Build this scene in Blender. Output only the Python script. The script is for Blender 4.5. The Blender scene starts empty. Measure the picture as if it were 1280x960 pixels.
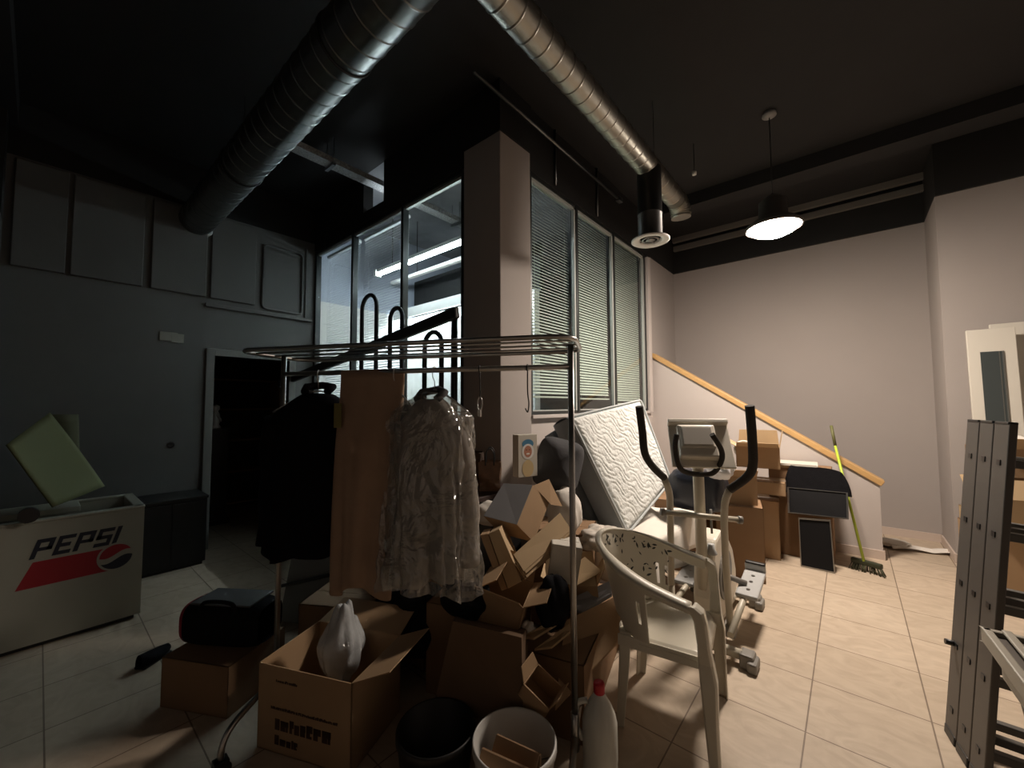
import bpy, bmesh, math, random
from mathutils import Vector, Matrix, Euler
PI = math.pi
SC = bpy.context.scene
COL = SC.collection

# ------------------------------------------------------------------ camera, world, exposure
EYE = 1.5
YAW, PITCH, ROLL, FOC = 0.70183, 0.05222, -0.003945, 499.05
FWD = Vector((-math.sin(YAW)*math.cos(PITCH), math.cos(YAW)*math.cos(PITCH), math.sin(PITCH)))
_r = Vector((math.cos(YAW), math.sin(YAW), 0)); _u = _r.cross(FWD)
RGT = _r*math.cos(ROLL) + _u*math.sin(ROLL)
UPV = _u*math.cos(ROLL) - _r*math.sin(ROLL)
cam_d = bpy.data.cameras.new('camera'); cam = bpy.data.objects.new('camera', cam_d); COL.objects.link(cam)
cam_d.sensor_width = 36; cam_d.lens = 36*FOC/1280; cam_d.clip_start = 0.02
cam.matrix_world = Matrix(((RGT.x, UPV.x, -FWD.x, 0), (RGT.y, UPV.y, -FWD.y, 0), (RGT.z, UPV.z, -FWD.z, EYE), (0, 0, 0, 1)))
SC.camera = cam
SC.view_settings.view_transform = 'Standard'; SC.view_settings.look = 'None'
SC.view_settings.exposure = 0.0; SC.view_settings.gamma = 1.0; SC.view_settings.use_curve_mapping = False
w = bpy.data.worlds.new('world'); SC.world = w; w.use_nodes = True
w.node_tree.nodes['Background'].inputs[0].default_value = (1.0, 0.97, 0.92, 1)
w.node_tree.nodes['Background'].inputs[1].default_value = 0.012
LAMP_L = 345.0       # radiance of the pendant lamp's lens
TUBE_L = 50.0        # radiance of the fluorescent tubes

def at(x, y, X=None, Y=None, Z=None, D=None):
    """survey helper: the point of the room seen in this direction, on a plane or at a distance"""
    d = RGT*(x-640) + UPV*(480-y) + FWD*FOC
    if Z is not None: t = (Z-EYE)/d.z
    elif X is not None: t = X/d.x
    elif Y is not None: t = Y/d.y
    else: t = D/FOC
    return Vector((0, 0, EYE)) + d*t

# ------------------------------------------------------------------ materials
MC = {}
def mat(name, col, rough=0.6, metal=0.0, noise=0.0, nscale=8.0, bump=0.0, bscale=60.0, emit=None, estr=0.0, spec=0.5, stretch=None):
    if name in MC: return MC[name]
    m = bpy.data.materials.new(name); m.use_nodes = True; nt = m.node_tree; N = nt.nodes; L = nt.links
    b = N['Principled BSDF']
    b.inputs['Base Color'].default_value = (*col, 1); b.inputs['Roughness'].default_value = rough
    b.inputs['Metallic'].default_value = metal; b.inputs['Specular IOR Level'].default_value = spec
    tc = N.new('ShaderNodeTexCoord'); src = tc.outputs['Object']
    if stretch:
        mp = N.new('ShaderNodeMapping'); mp.inputs['Scale'].default_value = stretch; L.new(src, mp.inputs[0]); src = mp.outputs[0]
    if noise > 0:
        n = N.new('ShaderNodeTexNoise'); n.inputs['Scale'].default_value = nscale; n.inputs['Detail'].default_value = 5
        L.new(src, n.inputs['Vector'])
        mx = N.new('ShaderNodeMix'); mx.data_type = 'RGBA'; L.new(n.outputs['Fac'], mx.inputs[0])
        mx.inputs[6].default_value = (*[c*(1-noise) for c in col], 1); mx.inputs[7].default_value = (*[min(1, c*(1+noise)) for c in col], 1)
        L.new(mx.outputs[2], b.inputs['Base Color'])
    if bump > 0:
        n2 = N.new('ShaderNodeTexNoise'); n2.inputs['Scale'].default_value = bscale; n2.inputs['Detail'].default_value = 4
        L.new(src, n2.inputs['Vector'])
        bp = N.new('ShaderNodeBump'); bp.inputs['Strength'].default_value = bump; bp.inputs['Distance'].default_value = 0.01
        L.new(n2.outputs['Fac'], bp.inputs['Height']); L.new(bp.outputs[0], b.inputs['Normal'])
    if emit:
        b.inputs['Emission Color'].default_value = (*emit, 1); b.inputs['Emission Strength'].default_value = estr
    MC[name] = m
    return m

def see_through(name, tint, refl, rough, bump=0.0, bscale=20.0, body=None, bodyfac=0.0):
    """thin clear sheet: straight-through transparency plus a Fresnel-like gloss, and a little body colour"""
    m = bpy.data.materials.new(name); m.use_nodes = True; nt = m.node_tree; N = nt.nodes; L = nt.links
    N.remove(N['Principled BSDF']); out = N['Material Output']
    tr = N.new('ShaderNodeBsdfTransparent'); tr.inputs[0].default_value = (*tint, 1)
    gl = N.new('ShaderNodeBsdfGlossy'); gl.inputs['Roughness'].default_value = rough
    lw = N.new('ShaderNodeLayerWeight'); lw.inputs[0].default_value = 0.5
    pw = N.new('ShaderNodeMath'); pw.operation = 'POWER'; pw.inputs[1].default_value = 4.0; L.new(lw.outputs['Facing'], pw.inputs[0])
    ma = N.new('ShaderNodeMath'); ma.operation = 'MULTIPLY_ADD'; ma.inputs[1].default_value = 0.75; ma.inputs[2].default_value = refl; L.new(pw.outputs[0], ma.inputs[0])
    mx = N.new('ShaderNodeMixShader'); L.new(ma.outputs[0], mx.inputs[0]); L.new(gl.outputs[0], mx.inputs[2])
    if body:
        df = N.new('ShaderNodeBsdfDiffuse'); df.inputs[0].default_value = (*body, 1)
        m2 = N.new('ShaderNodeMixShader'); m2.inputs[0].default_value = bodyfac
        L.new(tr.outputs[0], m2.inputs[1]); L.new(df.outputs[0], m2.inputs[2]); L.new(m2.outputs[0], mx.inputs[1])
    else: L.new(tr.outputs[0], mx.inputs[1])
    if bump:
        tc = N.new('ShaderNodeTexCoord'); n = N.new('ShaderNodeTexNoise'); n.inputs['Scale'].default_value = bscale; n.inputs['Detail'].default_value = 3
        n.inputs['Distortion'].default_value = 1.2
        L.new(tc.outputs['Object'], n.inputs['Vector']); bp = N.new('ShaderNodeBump'); bp.inputs['Strength'].default_value = bump
        bp.inputs['Distance'].default_value = 0.10; L.new(n.outputs['Fac'], bp.inputs['Height'])
        L.new(bp.outputs[0], gl.inputs['Normal'])
    L.new(mx.outputs[0], out.inputs['Surface'])
    return m

def tile_mat():
    m = bpy.data.materials.new('floor_tiles'); m.use_nodes = True; nt = m.node_tree; N = nt.nodes; L = nt.links
    b = N['Principled BSDF']; g = N.new('ShaderNodeNewGeometry')
    mp = N.new('ShaderNodeMapping'); mp.inputs['Location'].default_value = (-0.2415+0.0025+4.5, -3.22+4.5, 0); L.new(g.outputs['Position'], mp.inputs[0])
    br = N.new('ShaderNodeTexBrick'); br.offset = 0; br.squash = 1
    br.inputs['Scale'].default_value = 1; br.inputs['Mortar Size'].default_value = 0.0035; br.inputs['Mortar Smooth'].default_value = 0.2
    br.inputs['Brick Width'].default_value = 0.45; br.inputs['Row Height'].default_value = 0.45
    br.inputs['Color1'].default_value = (0.52, 0.43, 0.335, 1); br.inputs['Color2'].default_value = (0.47, 0.385, 0.295, 1)
    br.inputs['Mortar'].default_value = (0.20, 0.15, 0.11, 1)
    L.new(mp.outputs[0], br.inputs['Vector'])
    mp2 = N.new('ShaderNodeMapping'); mp2.inputs['Scale'].default_value = (3.0, 4.6, 1); L.new(g.outputs['Position'], mp2.inputs[0])
    n = N.new('ShaderNodeTexNoise'); n.inputs['Scale'].default_value = 1.6; n.inputs['Detail'].default_value = 7; n.inputs['Distortion'].default_value = 2.2
    L.new(mp2.outputs[0], n.inputs['Vector'])
    cr = N.new('ShaderNodeValToRGB'); cr.color_ramp.elements[0].position = 0.35; cr.color_ramp.elements[0].color = (0.90, 0.88, 0.85, 1)
    cr.color_ramp.elements[1].position = 0.65; cr.color_ramp.elements[1].color = (1.06, 1.06, 1.04, 1); L.new(n.outputs['Fac'], cr.inputs[0])
    mx = N.new('ShaderNodeMix'); mx.data_type = 'RGBA'; mx.blend_type = 'MULTIPLY'; mx.inputs[0].default_value = 1
    L.new(br.outputs['Color'], mx.inputs[6]); L.new(cr.outputs[0], mx.inputs[7]); L.new(mx.outputs[2], b.inputs['Base Color'])
    b.inputs['Roughness'].default_value = 0.5
    bp = N.new('ShaderNodeBump'); bp.inputs['Strength'].default_value = 0.25; bp.inputs['Distance'].default_value = 0.004; bp.invert = True
    L.new(br.outputs['Fac'], bp.inputs['Height']); L.new(bp.outputs[0], b.inputs['Normal'])
    return m

M_tile = tile_mat()
M_wall = mat('mauve_wall_paint', (0.37, 0.335, 0.315), 0.85, noise=0.04, nscale=2, bump=0.05, bscale=80)
M_knee = mat('pale_wall_paint', (0.50, 0.455, 0.43), 0.85, noise=0.04, nscale=2, bump=0.05, bscale=80)
M_black = mat('black_ceiling_paint', (0.012, 0.012, 0.013), 0.75, noise=0.3, nscale=3, bump=0.1)
M_blackwall = mat('black_wall_paint', (0.010, 0.010, 0.010), 0.8, noise=0.2, nscale=3)
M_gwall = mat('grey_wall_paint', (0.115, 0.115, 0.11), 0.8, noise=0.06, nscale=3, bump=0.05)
M_white = mat('white_office_wall', (0.78, 0.78, 0.76), 0.8, noise=0.02)
M_bluewall = mat('blue_grey_office_wall', (0.45, 0.50, 0.60), 0.8, noise=0.04)
M_conc = mat('office_concrete', (0.25, 0.26, 0.28), 0.9, noise=0.8, nscale=1.6, bump=0.2, bscale=8)
M_base = mat('pale_baseboard', (0.55, 0.46, 0.40), 0.5)
M_frame = mat('dark_aluminium_frame', (0.05, 0.055, 0.055), 0.4, 0.6)
M_frlight = mat('pale_frame_edge', (0.45, 0.47, 0.45), 0.5, 0.2)
M_glass = see_through('window_glass', (0.96, 0.985, 0.98), 0.02, 0.02)
M_galv = mat('galvanised_steel', (0.36, 0.35, 0.31), 0.40, 1.0, noise=0.12, nscale=14, bump=0.06, bscale=25)
M_galvd = mat('dull_galvanised_steel', (0.22, 0.23, 0.23), 0.30, 0.95, noise=0.15, nscale=20)
M_chrome = mat('worn_chrome', (0.42, 0.41, 0.39), 0.28, 1.0, noise=0.1, nscale=30)
M_blackm = mat('black_metal', (0.012, 0.013, 0.014), 0.45, 0.2)
M_blackp = mat('black_plastic', (0.012, 0.012, 0.012), 0.4)
M_dark = mat('dark_fabric', (0.010, 0.010, 0.012), 0.95, noise=0.3, nscale=30, bump=0.2, bscale=80, spec=0.1)
M_wood = mat('pale_wood_cap', (0.55, 0.34, 0.14), 0.45, noise=0.18, nscale=5, stretch=(1, 8, 8))
M_card = mat('cardboard', (0.36, 0.235, 0.13), 0.85, noise=0.08, nscale=6, bump=0.03, bscale=200)
M_card2 = mat('pale_cardboard', (0.46, 0.33, 0.19), 0.85, noise=0.08, nscale=6, bump=0.03, bscale=200)
M_card3 = mat('brown_cardboard', (0.25, 0.15, 0.08), 0.85, noise=0.1, nscale=6)
M_cardgrey = mat('grey_printed_cardboard', (0.20, 0.20, 0.21), 0.7, noise=0.06)
M_cardw = mat('white_cardboard', (0.60, 0.57, 0.50), 0.7, noise=0.05)
M_tape = mat('parcel_tape', (0.55, 0.46, 0.36), 0.25)
M_ink = mat('brown_print', (0.06, 0.03, 0.018), 0.8)
M_wplast = mat('white_moulded_plastic', (0.62, 0.58, 0.48), 0.38, noise=0.03, nscale=10)
M_cream = mat('cream_powder_coat', (0.50, 0.46, 0.37), 0.4, noise=0.04)
M_creamp = mat('cream_plastic', (0.72, 0.67, 0.57), 0.45, noise=0.04)
M_greyp = mat('grey_plastic', (0.22, 0.21, 0.19), 0.5)
M_greyl = mat('light_grey_plastic', (0.42, 0.43, 0.43), 0.4)
M_foam = mat('dark_foam_grip', (0.035, 0.03, 0.025), 0.9, noise=0.2, nscale=60, bump=0.2, bscale=150)
M_sheet = mat('white_sheet', (0.72, 0.68, 0.62), 0.9, noise=0.03, bump=0.15, bscale=12)
M_alu = mat('aluminium', (0.115, 0.105, 0.095), 0.5, 0.35, noise=0.06, nscale=8, stretch=(20, 20, 1))
M_alud = mat('ribbed_dark_aluminium', (0.13, 0.125, 0.115), 0.5, 0.4)

# ------------------------------------------------------------------ mesh helpers
class MB:
    def __init__(s): s.v = []; s.f = []; s.sm = []; s.mi = []
    def add(s, verts, faces, smooth=False, mi=0):
        o = len(s.v); s.v += [Vector(p) for p in verts]
        for f in faces: s.f.append([i+o for i in f]); s.sm.append(smooth); s.mi.append(mi)
        return s
    def box(s, c, size, rot=None, mi=0, taper=1.0):
        x, y, z = [k/2 for k in size]; c = Vector(c)
        vs = [Vector((sx*x*(taper if sz > 0 else 1), sy*y*(taper if sz > 0 else 1), sz*z)) for sz in (-1, 1) for sx, sy in ((-1, -1), (1, -1), (1, 1), (-1, 1))]
        if rot is not None:
            R = rot if isinstance(rot, Matrix) else Euler(rot).to_matrix()
            vs = [R @ p for p in vs]
        return s.add([p+c for p in vs], [(3, 2, 1, 0), (4, 5, 6, 7), (0, 1, 5, 4), (1, 2, 6, 5), (2, 3, 7, 6), (3, 0, 4, 7)], False, mi)
    def bb(s, a, b, mi=0):
        a = Vector(a); b = Vector(b); return s.box((a+b)/2, [abs(k) for k in (b-a)], None, mi)
    def tube(s, pts, r, seg=12, closed=False, smooth=True, sx=1.0, caps=True, mi=0):
        P = [Vector(p) for p in pts]; n = len(P); rr = r if isinstance(r, (list, tuple)) else [r]*n
        T = []
        for i in range(n):
            a = P[(i-1) % n] if (closed or i > 0) else P[i]; b = P[(i+1) % n] if (closed or i < n-1) else P[i]
            T.append((b-a).normalized())
        up = Vector((0, 0, 1)) if abs(T[0].z) < 0.9 else Vector((1, 0, 0))
        nrm = (up - T[0]*up.dot(T[0])).normalized(); vs = []
        for i in range(n):
            if i: 
                nrm = nrm - T[i]*nrm.dot(T[i]); nrm.normalize()
            bn = T[i].cross(nrm)
            for k in range(seg):
                a = 2*PI*k/seg; vs.append(P[i] + (nrm*math.cos(a)*sx + bn*math.sin(a))*rr[i])
        fs = []
        for i in range(n if closed else n-1):
            j = (i+1) % n
            for k in range(seg): fs.append((i*seg+k, i*seg+(k+1) % seg, j*seg+(k+1) % seg, j*seg+k))
        s.add(vs, fs, smooth, mi)
        if not closed and caps:
            s.add(vs[:seg], [list(range(seg))[::-1]], False, mi); s.add(vs[-seg:], [list(range(seg))], False, mi)
        return s
    def lathe(s, prof, seg=32, c=(0, 0, 0), smooth=True, M=None, mi=0):
        vs = []; c = Vector(c)
        for r, z in prof:
            for k in range(seg):
                a = 2*PI*k/seg; p = Vector((r*math.cos(a), r*math.sin(a), z))
                vs.append((M @ p if M is not None else p) + c)
        fs = [(i*seg+k, i*seg+(k+1) % seg, (i+1)*seg+(k+1) % seg, (i+1)*seg+k) for i in range(len(prof)-1) for k in range(seg)]
        return s.add(vs, fs, smooth, mi)
    def prism(s, poly, o, ux, uy, d, mi=0):
        o = Vector(o); ux = Vector(ux); uy = Vector(uy); d = Vector(d); n = len(poly)
        a = [o+ux*p[0]+uy*p[1] for p in poly]; b = [p+d for p in a]
        return s.add(a+b, [list(range(n))[::-1], [n+i for i in range(n)]] + [(i, (i+1) % n, n+(i+1) % n, n+i) for i in range(n)], False, mi)
    def grid(s, fn, nu, nv, smooth=True, wrap=False, mi=0, skip=None):
        vs = [fn(i/(nu if wrap else nu-1), j/(nv-1)) for j in range(nv) for i in range(nu)]
        fs = []
        for j in range(nv-1):
            for i in range(nu if wrap else nu-1):
                if skip and skip(i, j): continue
                fs.append((j*nu+i, j*nu+(i+1) % nu, (j+1)*nu+(i+1) % nu, (j+1)*nu+i))
        return s.add(vs, fs, smooth, mi)
    def hull(s, pts, smooth=True):
        bm = bmesh.new()
        for p in pts: bm.verts.new(p)
        bmesh.ops.convex_hull(bm, input=bm.verts[:]); bm.verts.index_update()
        s.add([v.co.copy() for v in bm.verts], [[v.index for v in f.verts] for f in bm.faces], smooth); bm.free(); return s
    def build(s, name, m, parent=None, world=False, bevel=0.0, solid=0.0, sub=0, offset=0.0):
        vs = s.v
        if world and parent is not None:
            chain = Matrix.Identity(4); p = parent
            while p is not None: chain = p.matrix_basis @ chain; p = p.parent
            inv = chain.inverted(); vs = [inv @ v for v in vs]
        me = bpy.data.meshes.new(name); me.from_pydata([tuple(v) for v in vs], [], s.f)
        for p, sm, mi in zip(me.polygons, s.sm, s.mi): p.use_smooth = sm; p.material_index = mi
        for k in (m if isinstance(m, (list, tuple)) else [m]): me.materials.append(k)
        bm = bmesh.new(); bm.from_mesh(me); bmesh.ops.remove_doubles(bm, verts=bm.verts, dist=1e-5)
        bmesh.ops.recalc_face_normals(bm, faces=bm.faces); bm.to_mesh(me); bm.free()
        o = bpy.data.objects.new(name, me); COL.objects.link(o)
        if parent is not None: o.parent = parent
        if solid: md = o.modifiers.new('solid', 'SOLIDIFY'); md.thickness = solid; md.offset = offset
        if bevel: md = o.modifiers.new('bevel', 'BEVEL'); md.width = bevel; md.segments = 2; md.limit_method = 'ANGLE'
        if sub: md = o.modifiers.new('sub', 'SUBSURF'); md.levels = sub; md.render_levels = sub
        return o

def thing(name, label, cat, loc=(0, 0, 0), rot=(0, 0, 0), group=None):
    o = bpy.data.objects.new(name, None); COL.objects.link(o); o.location = loc
    o.rotation_euler = rot if isinstance(rot, (tuple, list, Euler)) else (0, 0, rot)
    o.empty_display_size = 0.1
    o.matrix_basis = Matrix.LocRotScale(Vector(loc), Euler(o.rotation_euler), None)
    return tag(o, label, cat, group)
def tag(o, label, cat, group=None):
    o['label'] = label; o['category'] = cat
    if group: o['group'] = group
    return o
def struct(o): o['kind'] = 'structure'; return o
def arc(c, r, a0, a1, n, ux, uy):
    c = Vector(c); ux = Vector(ux); uy = Vector(uy)
    return [c + ux*r*math.cos(a0+(a1-a0)*i/(n-1)) + uy*r*math.sin(a0+(a1-a0)*i/(n-1)) for i in range(n)]
def smooth_path(pts, n=6):
    P = [Vector(p) for p in pts]; out = []
    for i in range(len(P)-1):
        p0 = P[max(i-1, 0)]; p1 = P[i]; p2 = P[i+1]; p3 = P[min(i+2, len(P)-1)]
        for k in range(n):
            t = k/n
            out.append(0.5*((2*p1) + (p2-p0)*t + (2*p0-5*p1+4*p2-p3)*t*t + (3*p1-p0-3*p2+p3)*t**3))
    out.append(P[-1]); return out
def rpath(pts, r, n=6):
    """polyline with rounded corners"""
    P = [Vector(p) for p in pts]; out = [P[0]]
    for i in range(1, len(P)-1):
        a = (P[i-1]-P[i]); b = (P[i+1]-P[i]); rr = min(r, a.length*0.49, b.length*0.49)
        p = P[i]+a.normalized()*rr; q = P[i]+b.normalized()*rr
        for k in range(n+1):
            t = k/n; out.append(p*(1-t)**2 + P[i]*2*t*(1-t) + q*t*t)
    out.append(P[-1]); return out

# ================================================================== SETTING
struct(MB().bb((-8, -2.5, -0.1), (3, 7.5, 0)).build('floor', M_tile))
struct(MB().bb((-5.5, -2.5, 4.05), (3, 2.24, 4.2)).bb((-2.1, 2.24, 4.05), (3, 7, 4.2)).build('ceiling', M_black))
struct(MB().bb((-5.4, 2.24, 4.05), (-2.1, 6.5, 4.2)).build('ceiling_office', M_conc))
PT = 3.53
struct(MB().bb((-2.05, 6.34, 0), (0.72, 6.5, PT)).build('wall_back', M_wall))
struct(MB().bb((-2.05, 6.30, PT), (0.72, 6.5, 4.05)).build('wall_back_upper', M_blackwall))
struct(MB().bb((0.71, 5.62, 0), (2.4, 6.5, PT)).build('wall_right', M_wall))
struct(MB().bb((0.71, 5.59, PT), (2.4, 6.5, 4.05)).build('wall_right_upper', M_blackwall))
# left wall with the doorway
DY0, DY1, DZ = 1.2, 1.95, 2.04
mb = MB()
for a, b in (((-0.25, 0), (DY0, PT+0.06)), ((DY1, 0), (2.3, PT+0.06)), ((DY0, DZ), (DY1, PT+0.06))): mb.bb((-5.36, a[0], a[1]), (-5.22, b[0], b[1]))
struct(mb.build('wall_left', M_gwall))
struct(MB().bb((-5.36, -0.25, PT+0.06), (-5.22, 2.3, 4.05)).build('wall_left_upper', M_blackwall))
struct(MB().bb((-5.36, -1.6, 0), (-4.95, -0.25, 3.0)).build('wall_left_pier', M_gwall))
struct(MB().bb((-5.36, -1.6, 3.0), (-5.0, -0.25, 4.05)).build('wall_left_pier_upper', M_blackwall))
mb = MB()
for y0, y1 in ((-0.2, 0.10), (0.13, 0.60), (0.66, 1.10), (1.14, 1.56)): mb.bb((-5.22, y0, 2.66), (-5.185, y1, 3.56))
mb.bb((-5.22, 1.1, 2.56), (-5.18, 2.2, 2.60))
struct(mb.build('trim_1', M_gwall, bevel=0.006))
mb = MB(); mb.tube(rpath([(-5.205, 1.64, 3.4), (-5.205, 1.64, 2.64), (-5.205, 2.08, 2.64), (-5.205, 2.08, 3.4), (-5.205, 1.64, 3.4), (-5.205, 1.64, 3.0)], 0.06), 0.013, 8)
mb.bb((-5.22, 2.12, 2.6), (-5.20, 2.14, 3.5))
struct(mb.build('trim_2', M_gwall))
mb = MB().bb((-5.36, DY0-0.075, 0), (-5.195, DY0, DZ+0.075)).bb((-5.36, DY1, 0), (-5.195, DY1+0.075, DZ+0.075)).bb((-5.36, DY0, DZ), (-5.195, DY1, DZ+0.075))
struct(mb.build('door_1', mat('door_casing_paint', (0.16, 0.16, 0.15), 0.6), bevel=0.005))
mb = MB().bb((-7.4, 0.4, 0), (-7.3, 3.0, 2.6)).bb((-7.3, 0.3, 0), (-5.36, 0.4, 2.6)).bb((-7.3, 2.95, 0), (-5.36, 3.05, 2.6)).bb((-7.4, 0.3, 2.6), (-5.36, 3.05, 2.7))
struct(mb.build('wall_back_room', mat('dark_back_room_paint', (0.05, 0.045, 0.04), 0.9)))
# stair wall and its wooden cap
YS = 5.29
ts = Vector((-2.0-0.19, 0, 2.148-0.734)).normalized()
struct(MB().prism([(-2.05, 0), (0.19, 0), (0.19, 0.705), (-2.05, 2.152)], (0, YS, 0), (1, 0, 0), (0, 0, 1), (0, 0.12, 0)).build('wall_stair', M_knee))
a = Vector((0.20, YS-0.02, 0.70)); b = Vector((-2.03, YS-0.02, 2.142))
mb = MB(); nz = Vector((-ts.z, 0, ts.x)); nz = nz if nz.z > 0 else -nz
mb.add([a, a+nz*0.055, b+nz*0.055, b, a+Vector((0, .16, 0)), a+nz*0.055+Vector((0, .16, 0)), b+nz*0.055+Vector((0, .16, 0)), b+Vector((0, .16, 0))],
       [(0, 1, 2, 3), (7, 6, 5, 4), (0, 4, 5, 1), (1, 5, 6, 2), (2, 6, 7, 3), (3, 7, 4, 0)])
struct(mb.build('trim_3', M_wood, bevel=0.006))
# flight of steps behind the stair wall
mb = MB()
for k in range(8): mb.bb((0.02-0.27*k-0.27, 5.41, 0), (0.02-0.27*k, 6.34, 0.175*(k+1)))
struct(mb.build('stairs', M_base, bevel=0.004))
struct(MB().bb((-2.05, YS-0.015, 0), (0.205, YS, 0.085)).bb((0.19, YS, 0), (0.205, YS+0.12, 0.085)).build('baseboard_stair', M_base))
struct(MB().bb((0.05, 6.325, 0), (0.71, 6.34, 0.085)).bb((0.695, 5.6, 0), (0.71, 6.34, 0.085)).bb((0.71, 5.605, 0), (2.4, 5.62, 0.085)).build('baseboard_back', M_base))
struct(MB().bb((-2.15, 5.29, 0), (-2.04, 6.34, PT)).build('wall_stair_side', M_wall))
struct(MB().bb((-2.15, 5.29, PT), (-2.03, 6.34, 4.05)).build('wall_stair_side_upper', M_blackwall))
struct(MB().bb((2.2, -2.0, 0), (2.35, 5.62, PT)).build('wall_side', M_knee))
struct(MB().bb((-1.6, -2.15, 0), (2.35, -2.0, PT)).build('wall_rear', M_knee))
# column, sills, dark header over the glazed office
YC = 2.233
struct(MB().bb((-2.41, YC, 0), (-2.0, 2.615, 3.635)).build('column', M_wall, bevel=0.006))
mb = MB().bb((-2.12, 2.615, 0), (-2.03, 5.29, 1.425)); struct(mb.build('wall_office_right', M_knee))
struct(MB().bb((-5.22, YC+0.02, 0), (-2.41, YC+0.12, 1.39)).build('wall_office_front', M_gwall))
mb = MB().bb((-2.42, YC-0.01, 3.635), (-1.99, 2.62, 4.05)).bb((-2.12, 2.62, 3.50), (-2.01, 5.29, 4.05))
mb.bb((-5.22, YC-0.005, 3.50), (-4.02, YC+0.11, 4.05)).bb((-3.62, YC-0.005, 3.50), (-2.42, YC+0.11, 4.05)).bb((-4.02, YC-0.005, 3.50), (-3.62, YC+0.11, 3.62))
struct(mb.build('trim_4', M_blackwall))
# office inside
struct(MB().bb((-5.36, 2.3, 0), (-5.22, 6.3, 2.86)).bb((-5.22, 3.66, 0), (-2.75, 3.76, 2.84)).build('wall_office_inner', M_white))
struct(MB().bb((-5.36, 2.3, 2.86), (-5.22, 6.3, 4.05)).build('wall_office_inner_upper', M_bluewall))
struct(MB().bb((-5.22, 6.3, 0), (-2.05, 6.4, 4.05)).build('wall_office_far', mat('office_far_paint', (0.2, 0.2, 0.19), 0.9)))
struct(MB().bb((-5.22, 3.78, 2.84), (-2.75, 3.82, 3.45)).build('trim_5', M_blackwall))
# glazing: right side (three panes) and front (three panes)
def glazing(name, edges, axis, z0, z1, pos):
    """frame with mullions and one pane per bay; axis 'x' or 'y' = direction the window runs in"""
    def P(u, d, z): return (u, pos+d, z) if axis == 'x' else (pos+d, u, z)
    mb = MB(); lo, hi = edges[0], edges[-1]
    mb.bb(P(lo, -0.02, z1-0.03), P(hi, 0.035, z1+0.03)); mb.bb(P(lo, -0.02, z0-0.02), P(hi, 0.035, z0+0.02))
    for e in edges: mb.bb(P(e-0.02, -0.025, z0), P(e+0.02, 0.04, z1))
    o = struct(mb.build(name, M_frame, bevel=0.003))
    mb = MB()
    for e in edges[1:]: mb.bb(P(e-0.045, 0.0, z0+0.02), P(e-0.02, 0.03, z1-0.03))
    mb.bb(P(lo, 0, z1-0.055), P(hi, 0.03, z1-0.03)); mb.bb(P(lo, -0.015, z0+0.02), P(hi, 0.02, z0+0.03))
    mb.build('window_frame', M_frlight, o)
    for e0, e1 in zip(edges, edges[1:]):
        MB().bb(P(e0+0.02, 0.008, z0+0.02), P(e1-0.02, 0.014, z1-0.03)).build('pane', M_glass, o)
    return o
glazing('window_1', [-5.20, -4.27, -3.30, -2.43], 'x', 1.39, 3.49, YC+0.03)
glazing('window_2', [2.635, 3.40, 4.22, 5.12], 'y', 1.425, 3.49, -2.055)
struct(MB().bb((-2.10, 5.14, 1.4), (-1.98, 5.23, 3.46)).build('trim_6', M_knee, bevel=0.004))
struct(MB().bb((-2.06, 2.615, 1.385), (-1.985, 5.14, 1.415)).build('window_sill', M_knee, bevel=0.004))
# rail and cornice high on the back wall, beam across the ceiling
struct(MB().bb((-2.0, 6.20, 3.98), (2.4, 6.26, 4.05)).bb((-2.0, 6.24, 3.86), (2.4, 6.30, 3.93)).build('trim_7', mat('dull_grey_rail', (0.16, 0.15, 0.14), 0.6)))
struct(MB().bb((-2.0, 5.0, 3.9), (2.4, 5.25, 4.05)).build('trim_8', M_black))
struct(MB().bb((-5.2, -0.45, 3.85), (-0.8, -0.2, 4.05)).build('trim_9', M_black))

# ================================================================== CEILING SERVICES AND LAMPS
def duct_profile(L, r, step):
    pr = []; z = 0
    while z < L-step:
        pr += [(r, z), (r, z+0.004), (r, z+step-0.016), (r, z+step-0.012), (r+0.004, z+step-0.008), (r+0.004, z+step-0.004)]; z += step
    pr += [(r, z), (r, L)]; return pr
Rx = Matrix(((0, 0, 1), (0, 1, 0), (-1, 0, 0)))     # local z -> world x
Ry = Matrix(((1, 0, 0), (0, 0, 1), (0, -1, 0)))     # local z -> world y
DZC = 3.455
t = thing('ventilation_duct', 'large round spiral steel duct running from the left grey wall', 'duct', (-5.22, 1.0, DZC))
MB().lathe(duct_profile(4.6, 0.15, 0.13), 40, (0, 0, 0), True, Rx).build('duct_pipe', M_galvd, t)
MB().lathe([(0.15, 0), (0.172, 0), (0.172, 0.03), (0.152, 0.035)], 40, (0, 0, 0), False, Rx).build('wall_collar', M_galvd, t)
for x in (1.5, 3.2): MB().tube(arc((x, 0, 0), 0.156, 0, 2*PI, 33, (0, 1, 0), (0, 0, 1)), 0.006, 6).tube([(x, 0, 0.15), (x, 0, 0.595)], 0.004, 6).build('hanger', M_blackm, t)
DX = -1.20
t = thing('branch_duct', 'narrow shiny spiral steel duct running towards the lit pendant lamp', 'duct', (DX, 1.0, DZC))
MB().lathe(duct_profile(2.75, 0.088, 0.11), 36, (0, 0.12, 0), True, Ry).build('duct_pipe', M_galv, t)
el = [Vector((0, 2.86, 0))] + arc((0.0, 2.87, -0.13), 0.13, PI/2, 0, 7, (0, 1, 0), (0, 0, 1))
mb = MB()
for i in range(len(el)-1):
    mb.tube([el[i], el[i+1]], 0.09, 28, caps=(i == len(el)-2)); d = (el[i+1]-el[i]).normalized()
    mb.tube([el[i]-d*0.006, el[i]+d*0.006], 0.094, 28)
mb.build('elbow', M_galv, t)
dr = at(813, 300, X=DX)
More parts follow.
